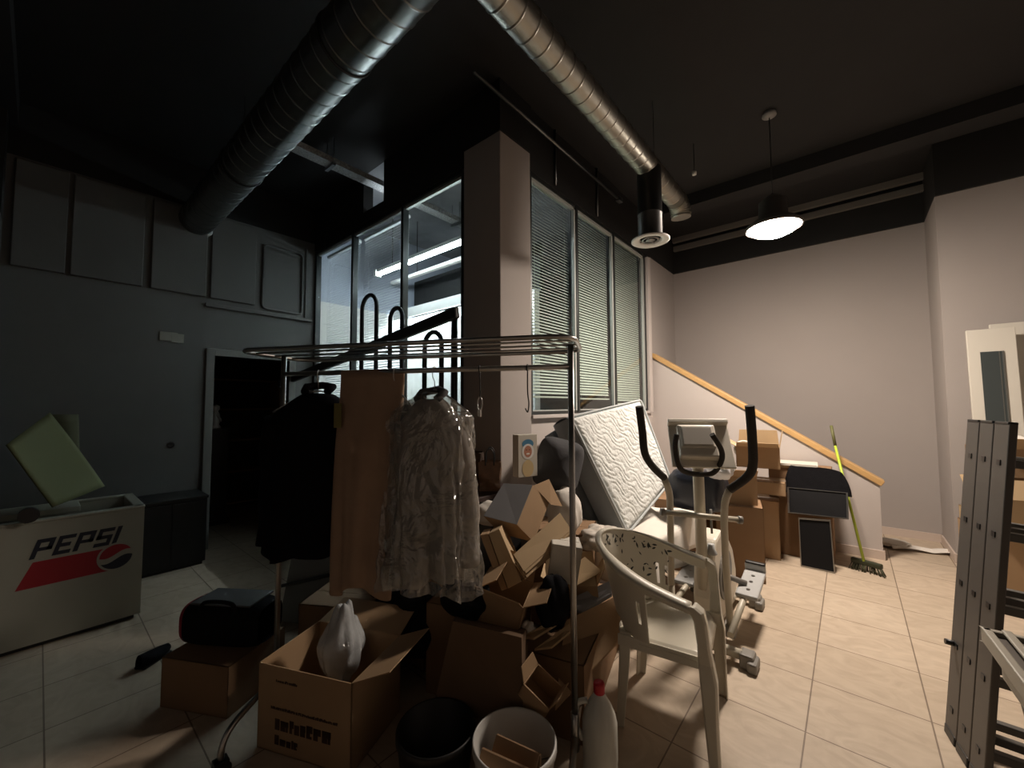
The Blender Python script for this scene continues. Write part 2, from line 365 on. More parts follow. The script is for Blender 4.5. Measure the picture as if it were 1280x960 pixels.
MB().lathe([(0.095, 0.0), (0.095, 0.20), (0.098, 0.203), (0.098, 0.21), (0.095, 0.213), (0.095, DZC-dr.z-0.02)][::-1], 36, (0, dr.y-1.0, dr.z-DZC+0.005)).tube([(0.045, dr.y-1.0, -0.03), (0.045, dr.y-1.0, 0.55)], 0.003, 6).build('drop_pipe', mat('dark_drop_pipe', (0.07, 0.07, 0.07), 0.4, 0.8), t)
dfu = MB().lathe([(0.085, 0.02), (0.088, 0.0), (0.10, -0.008), (0.140, -0.014), (0.150, -0.008), (0.150, 0.0), (0.096, 0.012)], 36, (0, dr.y-1.0, dr.z-DZC)).build('diffuser', M_white, t)
MB().lathe([(0.0, -0.006), (0.035, -0.006), (0.035, 0), (0, 0)], 24, (0, dr.y-1.0, dr.z-DZC)).lathe([(0.055, -0.004), (0.068, -0.004), (0.068, 0.004), (0.055, 0.004)], 24, (0, dr.y-1.0, dr.z-DZC)).box((0, dr.y-1, dr.z-DZC), (0.17, 0.006, 0.006)).box((0, dr.y-1, dr.z-DZC), (0.006, 0.17, 0.006)).build('vent_rings', M_galvd, dfu)
# pendant lamp
LP = Vector((-0.449, 4.04, 3.03)); CZ = 4.05
t = thing('pendant_lamp', 'lit round industrial pendant lamp hanging from the black ceiling', 'lamp', LP)
MB().lathe([(0.0, CZ-LP.z), (0.05, CZ-LP.z), (0.055, CZ-LP.z-0.03), (0.02, CZ-LP.z-0.045), (0, CZ-LP.z-0.045)], 24).build('canopy', mat('pale_canopy', (0.3, 0.29, 0.28), 0.5), t)
MB().tube([(0, 0, 0.27), (0, 0, CZ-LP.z-0.04)], 0.004, 8).build('cord', M_blackm, t)
MB().lathe([(0.0, 0.27), (0.04, 0.27), (0.07, 0.25), (0.105, 0.22), (0.11, 0.08), (0.16, 0.05), (0.21, 0.012), (0.214, -0.018), (0.20, -0.018), (0.197, 0.004)], 40).build('housing', mat('dark_lamp_housing', (0.10, 0.09, 0.08), 0.5, 0.3), t)
M_lens = mat('lit_lens', (0.9, 0.85, 0.8), 0.5, emit=(1.0, 0.85, 0.72), estr=LAMP_L)
MB().lathe([(0.0, -0.085), (0.06, -0.082), (0.11, -0.068), (0.155, -0.045), (0.19, -0.015), (0.196, 0.0)], 48).build('lens', M_lens, t)
# conduit beside the office and its drops
t = thing('conduit', 'thin grey conduit on the ceiling above the right glass panes', 'pipe', (-1.9, 2.45, 3.8))
MB().tube([(0, -0.6, 0), (0, 1.65, 0)], 0.014, 10).build('pipe', M_galvd, t)
MB().box((0, 1.68, 0), (0.05, 0.09, 0.05)).build('junction_box', M_galvd, t, bevel=0.004)
for y in (0.55, 1.35): MB().tube([(-0.10, y, 0.25), (-0.10, y, -0.28)], 0.010, 8).build('drop_pipe', M_galvd, t)
# perforated tray going through the header into the office
t = thing('cable_tray', 'perforated steel cable tray passing over the glass office front', 'cable tray', (-3.72, 1.35, 3.80))
M_tray = mat('perforated_tray', (0.45, 0.46, 0.46), 0.45, 0.5, noise=0.9, nscale=55)
mb = MB().bb((-0.06, 0, 0), (0.06, 2.28, 0.004)).bb((-0.062, 0, 0), (-0.058, 2.28, 0.055)).bb((0.058, 0, 0), (0.062, 2.28, 0.055))
mb.build('tray', M_tray, t)
for y in (0.35, 1.95): MB().bb((-0.08, y, -0.03), (0.08, y+0.03, -0.003)).tube([(-0.07, y+0.015, -0.01), (-0.07, y+0.015, 0.25)], 0.004, 6).tube([(0.07, y+0.015, -0.01), (0.07, y+0.015, 0.25)], 0.004, 6).build('bracket', M_galvd, t)
# fluorescent batten in the office
M_fl = mat('lit_tube', (0.9, 0.95, 1), 0.5, emit=(0.84, 0.95, 1.0), estr=TUBE_L)
t = thing('fluorescent_batten', 'lit fluorescent tube light hanging in the glass office', 'lamp', (-3.6, 2.85, 3.26))
MB().bb((-1.25, 0.02, 0.03), (1.25, 0.10, 0.075)).bb((-1.25, 0.0, -0.02), (-1.2, 0.09, 0.075)).bb((1.2, 0.0, -0.02), (1.25, 0.09, 0.075)).build('body', M_white, t, bevel=0.004)
MB().tube([(-1.2, 0.045, 0.0), (1.2, 0.045, 0.0)], 0.019, 14).build('tube', M_fl, t)
for x in (-0.9, 0.9): MB().tube([(x, 0.06, 0.07), (x, 0.06, 0.79)], 0.005, 6).build('rod', M_blackm, t)
t = thing('fluorescent_batten', 'added unseen tube light under an added white cornice along the office wall', 'lamp', (-3.95, 3.50, 2.86))  # unseen tube and its cover added to brighten the white office wall
MB().bb((-1.2, -0.14, 0.0), (1.15, 0.16, 0.03)).bb((-1.2, -0.15, -0.10), (1.15, -0.14, 0.03)).build('shield', M_white, t, bevel=0.003)  # cover added to keep the tube's light off the black band
MB().tube([(-1.15, -0.08, -0.04), (1.1, -0.08, -0.04)], 0.016, 14).build('tube', mat('added_wash_tube', (0.9, 0.95, 1), 0.5, emit=(0.84, 0.95, 1.0), estr=TUBE_L*3.4), t)
t = thing('trunking', 'white trunking strip running behind the lit fluorescent tube', 'trunking', (-3.6, 3.30, 3.30))
MB().bb((-1.5, -0.03, -0.02), (0.95, 0.03, 0.025)).build('channel', M_white, t, bevel=0.004)
for x in (-0.9, 0.5): MB().tube([(x, 0, 0.025), (x, 0, 0.75)], 0.005, 6).build('rod', M_blackm, t)
# small fittings on the black ceiling
t = thing('sensor', 'small pale sensor on the ceiling beyond the branch duct end', 'sensor', (-1.08, 4.05, 3.75))
MB().tube([(0, 0, 0.02), (0, 0, 0.3)], 0.004, 6).build('stem', M_blackm, t)
MB().lathe([(0, -0.015), (0.02, -0.012), (0.022, 0.02), (0, 0.022)], 16).build('head', M_white, t)
# venetian blinds
def blind(name, label, axis, u0, u1, z0, z1, pos, ang, m, pitch=0.028, group=None, cordside=1):
    c = (u0+u1)/2; L = u1-u0
    loc = (c, pos, z1) if axis == 'x' else (pos, c, z1)
    t = thing('venetian_blind', label, 'blind', loc, 0 if axis == 'x' else PI/2, group)
    MB().box((0, 0, -0.015), (L, 0.03, 0.03)).build('head_rail', m, t)
    mb = MB(); n = int((z1-z0-0.06)/pitch); ca, sa = math.cos(ang)*0.0125, math.sin(ang)*0.0125
    for k in range(n):
        z = -0.045-k*pitch
        mb.add([(-L/2, -ca, z-sa), (L/2, -ca, z-sa), (L/2, 0, z+0.0015), (-L/2, 0, z+0.0015), (L/2, ca, z+sa), (-L/2, ca, z+sa)], [(0, 1, 2, 3), (3, 2, 4, 5)], True)
    mb.build('slats', m, t)
    MB().box((0, 0, z0-z1+0.01), (L, 0.025, 0.014)).build('bottom_rail', m, t)
    mb = MB()
    for x in (-L*0.36, L*0.36): mb.tube([(x, -0.016, -0.02), (x, -0.016, z0-z1)], 0.0012, 5)
    mb.build('cord', m, t)
M_bl = mat('blind_green_grey', (0.50, 0.55, 0.49), 0.5)
M_blw = mat('blind_white', (0.66, 0.70, 0.72), 0.5)
blind('venetian_blind', 'grey green blind in the right pane nearest the column', 'y', 2.68, 3.36, 1.56, 3.50, -2.098, 0.85, M_bl, group='blinds in the right panes')
blind('venetian_blind', 'grey green blind in the middle pane on the right', 'y', 3.45, 4.18, 1.55, 3.50, -2.098, 1.05, M_bl, group='blinds in the right panes')
blind('venetian_blind', 'grey green blind in the right pane farthest from the column', 'y', 4.27, 5.07, 1.50, 3.50, -2.098, 1.15, M_bl, group='blinds in the right panes')
blind('venetian_blind', 'white blind in the front pane beside the left wall', 'x', -5.12, -4.32, 1.45, 3.44, YC+0.13, 0.6, M_blw, group='blinds in the front panes')
blind('venetian_blind', 'white blind in the middle front pane behind black hoops', 'x', -4.22, -3.36, 1.45, 3.44, YC+0.13, 0.6, M_blw, group='blinds in the front panes')

# ================================================================== RAILING, RACK, CLOTHES
# black hooped stair railing in front of the glass office
RY = 2.05
t = thing('railing', 'black tubular hooped railing with sloping handrail before the glass', 'railing', (-2.7, RY, 0))
def hoop(x0, x1, ytop, rad=0.02):
    a = at(x0, ytop, Y=RY); b = at(x1, ytop, Y=RY); z = a.z; r = (b.x-a.x)/2-0.0
    pts = [(a.x, RY, 0.0), (a.x, RY, z-r)] + [tuple(p) for p in arc(((a.x+b.x)/2, RY, z-r), r, PI, 0, 11, (1, 0, 0), (0, 0, 1))][1:] + [(b.x, RY, 0.0)]
    MB().tube(pts, rad, 12).build('hoop', M_blackm, t, world=True)
hoop(453, 471, 372); hoop(488, 503, 387); hoop(531, 552, 417)
p = at(568, 396, Y=RY)
MB().tube([(p.x, RY, 0), (p.x, RY, p.z)], 0.026, 14).build('post', M_blackm, t, world=True)
a = at(575, 391, Y=RY-0.03); b = at(352, 480, Y=RY-0.03)
dv = (a-b).normalized(); nn = Vector((-dv.z, 0, dv.x)); nn = nn if nn.z > 0 else -nn
mb = MB(); hw = 0.045
mb.add([a+nn*hw, a-nn*hw, b-nn*hw, b+nn*hw] + [q+Vector((0, -0.05, 0)) for q in (a+nn*hw, a-nn*hw, b-nn*hw, b+nn*hw)], [(0, 1, 2, 3), (7, 6, 5, 4), (0, 4, 5, 1), (1, 5, 6, 2), (2, 6, 7, 3), (3, 7, 4, 0)])
mb.build('handrail', mat('dark_handrail', (0.03, 0.028, 0.026), 0.5), t, world=True, bevel=0.012)

# garment rack
RU = Vector((-0.894, -0.447, 0)).normalized(); RV = Vector((0.447, -0.894, 0)).normalized()
PR = Vector((-0.865, 1.395, 0)); RL = 1.40; PL = PR+RU*RL
ZT = 1.745
t = thing('garment_rack', 'chrome double-post garment rack on casters with tube top shelf', 'rack', (PR+PL)/2)
def rk(u, v, z): return PR+RU*u+RV*v+Vector((0, 0, z))
u0, u1, hv = -0.03, RL+0.06, 0.215
loop = rpath([rk(0.5, hv, ZT), rk(u1, hv, ZT), rk(u1, -hv, ZT), rk(u0, -hv, ZT), rk(u0, hv, ZT), rk(0.5, hv, ZT)], 0.11, 8)
MB().tube(loop[:-1], 0.0095, 12, closed=True).build('shelf_frame', M_chrome, t, world=True)
for v in (-0.11, 0.0, 0.11):
    MB().tube([rk(u0+0.01, v, ZT), rk(u1-0.01, v, ZT)], 0.0045, 10).build('shelf_tube', M_chrome, t, world=True)
for p, u in ((PR, 0), (PL, RL)):
    MB().tube([rk(u, 0, 0.20), rk(u, 0, ZT)], 0.0125, 12).tube([rk(u, 0, 0.16), rk(u, 0, 0.30)], 0.016, 12).build('post', M_chrome, t, world=True)
    ft = MB().tube(smooth_path([rk(u, -0.27, 0.07), rk(u, -0.265, 0.12), rk(u, -0.22, 0.17), rk(u, -0.08, 0.205), rk(u, 0.0, 0.21), rk(u, 0.08, 0.205), rk(u, 0.22, 0.17), rk(u, 0.265, 0.12), rk(u, 0.27, 0.07)], 5), 0.0125, 12).build('foot', M_chrome, t, world=True)
    for v in (-0.27, 0.27):
        c = rk(u, v, 0.03)
        mb = MB()
        for off in (-0.016, 0.016):
            mb.tube([c+RU*(off-0.008), c+RU*(off+0.008)], 0.03, 18)
        mb.box(c+Vector((0, 0, 0.03)), (0.045, 0.05, 0.022)).tube([c+Vector((0, 0, 0.03)), c+Vector((0, 0, 0.055))], 0.008, 10)
        mb.build('caster', M_blackp, ft, world=True)
ZR = 1.655
MB().tube([rk(0, 0, ZR), rk(RL, 0, ZR)], 0.0115, 12).build('hanging_rail', M_chrome, t, world=True)

def rail_u(px):
    """distance along the rail where it is seen in column px"""
    best = min((abs(proj(rk(k*0.005, 0, ZR))[0]-px), k*0.005) for k in range(0, 300)); return best[1]
def proj(P):
    q = P-Vector((0, 0, EYE)); z = q.dot(FWD); return (640+FOC*q.dot(RGT)/z, 480-FOC*q.dot(UPV)/z)

M_wire = mat('wire_hanger', (0.5, 0.5, 0.48), 0.3, 1.0)
def hanger(px, label, rot, half=0.2, drop=0.13, m=None, group='clothes hangers on the rack'):
    u = rail_u(px); c = rk(u, 0, ZR)
    t = thing('clothes_hanger', label, 'hanger', c, rot, group)
    m = m or M_wire
    pts = arc((0, 0, -0.004), 0.0185, -0.4, PI, 9, (0, 1, 0), (0, 0, 1))
    pts = [Vector((p.x, p.y, p.z)) for p in pts] + [Vector((0, -0.016, -0.03)), Vector((0, 0, -0.05)), Vector((0, 0, -drop+0.05))]
    MB().tube(pts, 0.0022, 6).build('hook', m, t)
    MB().tube(smooth_path([(-half, 0, -drop-0.055), (-half*0.5, 0, -drop+0.005), (0, 0, -drop+0.045), (half*0.5, 0, -drop+0.005), (half, 0, -drop-0.055)], 4), 0.004, 8).tube([(-half, 0, -drop-0.055), (half, 0, -drop-0.055)], 0.003, 6).build('shoulder_bar', m, t)
    return c

def garment_shell(z0, z1, wtop, wbot, dtop, dbot, folds, amp, seed, neck=0.05, grow=0.0, nz=44, nu=110, slope=0.10, crinkle=0.0):
    """hollow coat body: sloping shoulders, then a folded skirt; local z = 0 at the rail"""
    rnd = random.Random(seed); ph = [rnd.uniform(0, 6.28) for _ in range(6)]; lean = rnd.uniform(-0.02, 0.02)
    def fn(u, v):
        a = 2*PI*u
        if v < 0.22:                       # shoulders
            s = v/0.22; w = neck+(wtop-neck)*s; d = 0.035+(dtop-0.035)*s**0.6; z = z0-slope*s**1.2
        else:
            s = (v-0.22)/0.78; w = wtop+(wbot-wtop)*s; d = dtop+(dbot-dtop)*s; z = z0-slope-(z0-slope-z1)*s
        sfold = max(0, (v-0.15)/0.85)
        k = 1 + amp*sfold*(0.6*math.sin(folds*a+ph[0]+2*sfold*math.sin(ph[3]))+0.4*math.sin((folds*2+1)*a+ph[1]-1.5*sfold))
        f1 = math.sin(folds*a+ph[0]+2.5*sfold*math.sin(ph[3])); k += amp*0.55*sfold*(1-2*abs(f1)**0.5)
        if crinkle:
            q = 0
            for m_ in range(5):
                q += abs(math.sin((3+2.3*m_)*a+(9+5*m_)*v*(1 if m_ % 2 else -1)+ph[m_]*3))/(1+0.4*m_)
            k += crinkle*(q-1.6)
        ca, sa = math.cos(a), math.sin(a)
        e = 0.75
        x = math.copysign(abs(ca)**e, ca)*(w+grow)*k; y = math.copysign(abs(sa)**e, sa)*(d+grow)*k
        zz = z + 0.02*math.sin(a*2+ph[2])*sfold + 0.012*math.sin(5*a+ph[4])*sfold
        return Vector((x+lean*sfold, y, zz))
    return MB().grid(fn, nu, nz, True, True)
def sleeve(side, z0, w, length, seed, r0=0.075, r1=0.052, bendy=0.04):
    rnd = random.Random(seed); ph = rnd.uniform(0, 6)
    n = 16; P = []; R = []
    for i in range(n):
        s = i/(n-1)
        P.append(Vector((side*(w-0.03+0.05*s**0.5), bendy*math.sin(s*2.2)*1.2-0.01, z0-0.02-length*s)))
        R.append((r0+(r1-r0)*s)*(1+0.09*math.sin(s*17+ph)))
    return MB().tube(P, R, 14, sx=0.8)

M_coat_black = mat('black_wool', (0.006, 0.006, 0.008), 0.95, noise=0.3, nscale=30, bump=0.1, bscale=100, spec=0.08)
M_coat_tan = mat('tan_garment', (0.34, 0.23, 0.16), 0.9, noise=0.15, nscale=12, bump=0.15, bscale=40, spec=0.2)
M_coat_char = mat('charcoal_garment', (0.08, 0.08, 0.078), 0.9, noise=0.2, nscale=20, spec=0.2)
M_coat_grey = mat('grey_coat', (0.34, 0.31, 0.28), 0.9, noise=0.15, nscale=20, bump=0.1, bscale=80, spec=0.2)
M_film = see_through('clear_garment_film', (0.90, 0.90, 0.88), 0.16, 0.10, bump=0.8, bscale=5, body=(0.65, 0.62, 0.57), bodyfac=0.12)

# black jacket, farthest left on the rail
u = rail_u(398); c = rk(u, 0, ZR); rot = 0.85
t = thing('jacket', 'black jacket hanging leftmost on the garment rack', 'jacket', c, rot, 'clothes on the rack')
garment_shell(-0.10, -0.83, 0.19, 0.19, 0.09, 0.09, 4, 0.14, 3, neck=0.06).build('body', M_coat_black, t, solid=0.004)
for s in (-1, 1): sleeve(s, -0.20, 0.20, 0.58, 11+s).build('sleeve', M_coat_black, t)
MB().tube([(-0.05, -0.03, -0.09), (-0.06, 0.02, -0.065), (0, 0.06, -0.055), (0.06, 0.02, -0.065), (0.05, -0.03, -0.09)], 0.018, 10).build('collar', M_coat_black, t)
hanger(398, 'hanger holding the black jacket at the left post', rot)
# tan garment
u = rail_u(466); c = rk(u, 0, ZR); rot = 0.55
t = thing('garment', 'brown folded cloth garment hanging beside the black jacket', 'garment', c, rot, 'clothes on the rack')
def tanfn(uu, v):
    a = 2*PI*uu; s = v; w = 0.155-0.02*s; d = 0.012+0.055*min(1, s*3)
    k = 1+0.16*s*math.sin(5*a+2+2*s)+0.06*s*math.sin(11*a)
    return Vector((math.cos(a)*w*k-0.03*s, math.copysign(abs(math.sin(a))**0.8, math.sin(a))*d*k, 0.008-0.98*s+0.03*s*math.sin(3*a)))
MB().grid(tanfn, 72, 26, True, True).build('drape', M_coat_tan, t, solid=0.004)
MB().box((-0.135, -0.055, -0.20), (0.035, 0.004, 0.11)).build('label_tag', mat('yellow_tag', (0.16, 0.14, 0.04), 0.7), t)
# charcoal garment in film
u = rail_u(494); c = rk(u, 0, ZR)-RV*0.05; rot = 0.62
t = thing('coat', 'charcoal coat in clear film hanging next to brown garment', 'coat', c, rot, 'clothes on the rack')
garment_shell(-0.15, -0.91, 0.115, 0.115, 0.06, 0.07, 5, 0.30, 8).build('body', M_coat_char, t, solid=0.004)
for s in (-1, 1): sleeve(s, -0.25, 0.115, 0.52, 21+s, 0.05, 0.04).build('sleeve', M_coat_char, t)
garment_shell(-0.13, -0.945, 0.135, 0.14, 0.08, 0.09, 5, 0.26, 18, crinkle=0.05).build('film_cover', M_film, t)
hanger(494, 'hanger holding the charcoal coat in film', rot, 0.10)
# grey coat in film (the shiny one in front)
u = rail_u(543); c = rk(u, 0, ZR)+RV*0.03; rot = 0.30
t = thing('coat', 'long grey coat in shiny clear plastic, rightmost on the rack', 'coat', c, rot, 'clothes on the rack')
garment_shell(-0.13, -0.88, 0.145, 0.15, 0.075, 0.09, 5, 0.30, 31).build('body', M_coat_grey, t, solid=0.004)
for s in (-1, 1): sleeve(s, -0.22, 0.155, 0.58, 41+s, 0.06, 0.045).build('sleeve', M_coat_grey, t)
MB().tube([(-0.05, -0.035, -0.13), (-0.06, 0.01, -0.10), (0, 0.05, -0.085), (0.06, 0.01, -0.10), (0.05, -0.035, -0.13)], 0.017, 10).build('collar', M_coat_char, t)
garment_shell(-0.10, -0.92, 0.18, 0.195, 0.10, 0.12, 6, 0.26, 52, neck=0.03, crinkle=0.06).build('film_cover', M_film, t)
hanger(543, 'hanger holding the grey coat in shiny plastic', rot, 0.17)
# strap with a clip near the right post
u = rail_u(600); c = rk(u, 0, ZR)
t = thing('strap', 'thin dark cord with a clip dangling from the rail', 'cord', c)
MB().tube(arc((0, 0, 0), 0.014, 0, 2*PI, 13, RV, (0, 0, 1)), 0.0025, 6).tube([(0, 0, -0.013), (0.003, 0, -0.1), (0, 0, -0.12)], 0.003, 6).build('cord', M_blackm, t)
MB().tube(arc((0, 0, -0.15), 0.03, 0, 2*PI, 17, RU*0.35, (0, 0, 1)), 0.0035, 6, closed=False).box((0, 0, -0.19), (0.014, 0.01, 0.03)).build('clip', M_chrome, t)
u = rail_u(659); c = rk(u, 0, ZR)
t = thing('wire_hook', 'thin dark hook dangling near the right rack post', 'hook', c)
MB().tube(arc((0, 0, 0), 0.014, 0, 2*PI, 13, RV, (0, 0, 1)), 0.0025, 6).tube(smooth_path([(0, 0, -0.013), (0, 0, -0.1), (0.006, 0, -0.15), (0.0, 0, -0.185), (-0.012, 0, -0.17)], 5), 0.003, 6).build('wire', M_blackm, t)

# ================================================================== CARTONS
GP = 'cardboard cartons in the pile'
def carton(label, c, size, rot=0.0, flaps=(None,)*4, closed=False, tape=False, m=None, m2=None, name='cardboard_box', group=GP, prints=None, cat='box'):
    """c = centre of the base; flaps in degrees from closed (0) outwards (180): +x, -x, +y, -y"""
    sx, sy, sz = size; m = m or M_card; th = 0.005
    t = thing(name, label, cat, c, rot if not isinstance(rot, (int, float)) else (0, 0, rot), group)
    mb = MB().bb((-sx/2, -sy/2, 0), (sx/2, sy/2, th))
    mb.bb((-sx/2, -sy/2, 0), (-sx/2+th, sy/2, sz)).bb((sx/2-th, -sy/2, 0), (sx/2, sy/2, sz)).bb((-sx/2, -sy/2, 0), (sx/2, -sy/2+th, sz)).bb((-sx/2, sy/2-th, 0), (sx/2, sy/2, sz))
    if closed: mb.bb((-sx/2, -sy/2, sz-th), (sx/2, -0.002, sz)).bb((-sx/2, 0.002, sz-th), (sx/2, sy/2, sz)).bb((-sx/2+.01, -0.01, sz-2*th), (sx/2-.01, 0.01, sz-th))
    mb.build('body', m, t)
    for k, f in enumerate(flaps):
        if f is None: continue
        a = math.radians(f)
        if k < 2:
            sg = 1 if k == 0 else -1; w_, l_ = sy-0.006, min(sx, sy)*0.5; o = Vector((sg*sx/2, 0, sz)); di = Vector((-sg*math.cos(a), 0, math.sin(a))); wd = Vector((0, 1, 0))
        else:
            sg = 1 if k == 2 else -1; w_, l_ = sx-0.006, min(sx, sy)*0.5; o = Vector((0, sg*sy/2, sz)); di = Vector((0, -sg*math.cos(a), math.sin(a))); wd = Vector((1, 0, 0))
        nn = di.cross(wd).normalized()*0.002
        tp = 0.012
        p = [o+wd*w_/2, o-wd*w_/2, o-wd*(w_/2-tp)+di*l_, o+wd*(w_/2-tp)+di*l_]
        MB().add([q+nn for q in p]+[q-nn for q in p], [(0, 1, 2, 3), (7, 6, 5, 4), (0, 4, 5, 1), (1, 5, 6, 2), (2, 6, 7, 3), (3, 7, 4, 0)]).build('flap', m2 or m, t)
    if tape:
        MB().bb((-sx/2-0.001, -0.025, sz), (sx/2+0.001, 0.025, sz+0.0012)).bb((-sx/2-0.0015, -0.025, sz-0.08), (-sx/2, 0.025, sz)).bb((sx/2, -0.025, sz-0.08), (sx/2+0.0015, 0.025, sz)).build('tape', M_tape, t)
    if prints: prints(t, sx, sy, sz)
    return t
def block_print(rows, face='-y'):
    """rows of illegible worn print: (z fraction, height, x from, x to)"""
    def go(t, sx, sy, sz):
        rnd = random.Random(5); mb = MB()
        for zf, h, a, b in rows:
            x = -sx/2+a*sx
            while x < -sx/2+b*sx:
                wd = h*rnd.uniform(0.25, 0.9); hh = h*rnd.uniform(0.6, 1.0)
                z = zf*sz
                P = (lambda x0, z0, x1, z1: mb.bb((x0, -sy/2-0.0012, z0), (x1, -sy/2+0.001, z1))) if face == '-y' else (lambda x0, z0, x1, z1: mb.bb((sx/2-0.001, x0, z0), (sx/2+0.0012, x1, z1)))
                P(x, z, x+wd*0.55, z+hh)
                if rnd.random() < 0.7: P(x, z+hh*0.45, x+wd*0.9, z+hh)
                if rnd.random() < 0.6: P(x, z, x+wd*0.8, z+hh*0.2)
                if rnd.random() < 0.5: P(x+wd*0.6, z, x+wd*0.85, z+hh)
                x += wd*1.05
        mb.build('print', M_ink, t)
    return go

# --- front left: two cartons on the floor
A0 = at(440, 855, Z=0.36); A1 = at(324, 828, Z=0.36); A2 = at(513, 792, Z=0.36)
ra = math.atan2((A0-A1).y, (A0-A1).x); wx = (A0-A1).length; wy = min(0.36, (A2-A0).length)
ca = (A0+A1)/2 + Vector((-math.sin(ra), math.cos(ra), 0))*wy/2
carton('open brown carton at bottom left with a plastic bag inside', (ca.x, ca.y, 0), (wx, wy, 0.36), ra, (158, None, 165, None), m=M_card, prints=block_print([(0.82, 0.012, 0.2, 0.42), (0.50, 0.012, 0.15, 0.85), (0.27, 0.055, 0.2, 0.8), (0.1, 0.04, 0.2, 0.45)]), group='cartons at the rack foot')
def crumple(c, r, seed, amp=0.25, n=26, flat=1.0, fn=None):
    rnd = random.Random(seed); dirs = [(Vector((rnd.gauss(0, 1), rnd.gauss(0, 1), rnd.gauss(0, 1))).normalized(), rnd.uniform(2, 6), rnd.uniform(0, 6)) for _ in range(7)]
    def f(u, v):
        a = 2*PI*u; b = PI*v; d = Vector((math.sin(b)*math.cos(a), math.sin(b)*math.sin(a), math.cos(b)))
        k = 1+amp*sum(abs(math.sin(q.dot(d)*w_+p)) for q, w_, p in dirs)/7-amp*0.5
        q = Vector((d.x*r[0]*k, d.y*r[1]*k, d.z*r[2]*k))
        return Vector(c)+(fn(q, d) if fn else q)
    return MB().grid(f, n*2, n, True, True)
M_bagw = see_through('cloudy_plastic_bag', (0.8, 0.82, 0.82), 0.08, 0.2, bump=1.0, bscale=14, body=(0.55, 0.57, 0.58), bodyfac=0.75)
o = crumple((ca.x-0.02, ca.y+0.05, 0.36), (0.09, 0.09, 0.17), 4, 0.7, 22, fn=lambda q, d: Vector((q.x*(1-0.45*max(0, d.z)), q.y*(1-0.45*max(0, d.z)), q.z))).build('plastic_bag', M_bagw)
tag(o, 'cloudy white plastic bag standing in the open carton', 'bag')
Bc = at(262, 868, Z=0.12)
carton('brown carton on the floor under the black and red bag', (-2.60, 0.70, 0), (0.40, 0.36, 0.24), 0.50, (None, None, None, None), closed=True, m=M_card3, group='cartons at the rack foot')
# black and red sports bag
t = thing('sports_bag', 'black sports bag with red end on top of a carton', 'bag', (-2.60, 0.72, 0.24), 0.60)
M_red = mat('dark_red_fabric', (0.28, 0.012, 0.03), 0.8)
def sbag(u, v):
    a = 2*PI*u; x = -0.22+0.44*v; k = 1-0.18*abs(2*v-1)**6
    return Vector((x, math.copysign(abs(math.cos(a))**0.6, math.cos(a))*0.115*k, 0.11+math.copysign(abs(math.sin(a))**0.6, math.sin(a))*0.11*k))
MB().grid(sbag, 40, 20, True, True).build('body', M_dark, t)
MB().add([sbag(i/40, 0)*1.0+Vector((-0.002, 0, 0)) for i in range(40)], [list(range(40))]).grid(lambda u, v: sbag(u, 0.06*v)*1.0+Vector((0, 0, 0))+Vector((0, 0.004*math.cos(2*PI*u), 0.004*math.sin(2*PI*u))), 40, 4, True, True).build('end_panel', M_red, t)
MB().tube(smooth_path([(-0.1, -0.1, 0.19), (-0.08, -0.10, 0.235), (0, -0.10, 0.245), (0.08, -0.10, 0.235), (0.1, -0.1, 0.19)], 5), 0.010, 8).build('handle', M_dark, t)
MB().bb((-0.17, -0.09, 0.215), (0.17, 0.09, 0.226)).build('top_panel', mat('grey_nylon', (0.06, 0.06, 0.06), 0.7), t, bevel=0.004)
p = at(316, 763, D=2.2)
o = MB().box(p, (0.03, 0.05, 0.05), (0.3, 0.2, 0.4)).build('pill_box', mat('orange_card', (0.5, 0.22, 0.12), 0.6), bevel=0.006); o.location = (0, 0, 0)
tag(o, 'small orange packet lying against the sports bag', 'packet')
# dark shoe on the floor
p = at(192, 826, Z=0.0)
t = thing('shoe', 'lone dark shoe on the floor left of the carton', 'shoe', (p.x, p.y, 0), 2.2)
MB().grid(lambda u, v: Vector((-0.09+0.18*v, math.cos(2*PI*u)*0.042*(1-0.5*abs(2*v-1)**3), max(0.012, 0.03+math.sin(2*PI*u)*(0.055-0.035*v)))), 24, 14, True, True).build('upper', M_dark, t)
MB().box((0, 0, 0.008), (0.17, 0.07, 0.016)).build('sole', M_blackp, t, bevel=0.006)
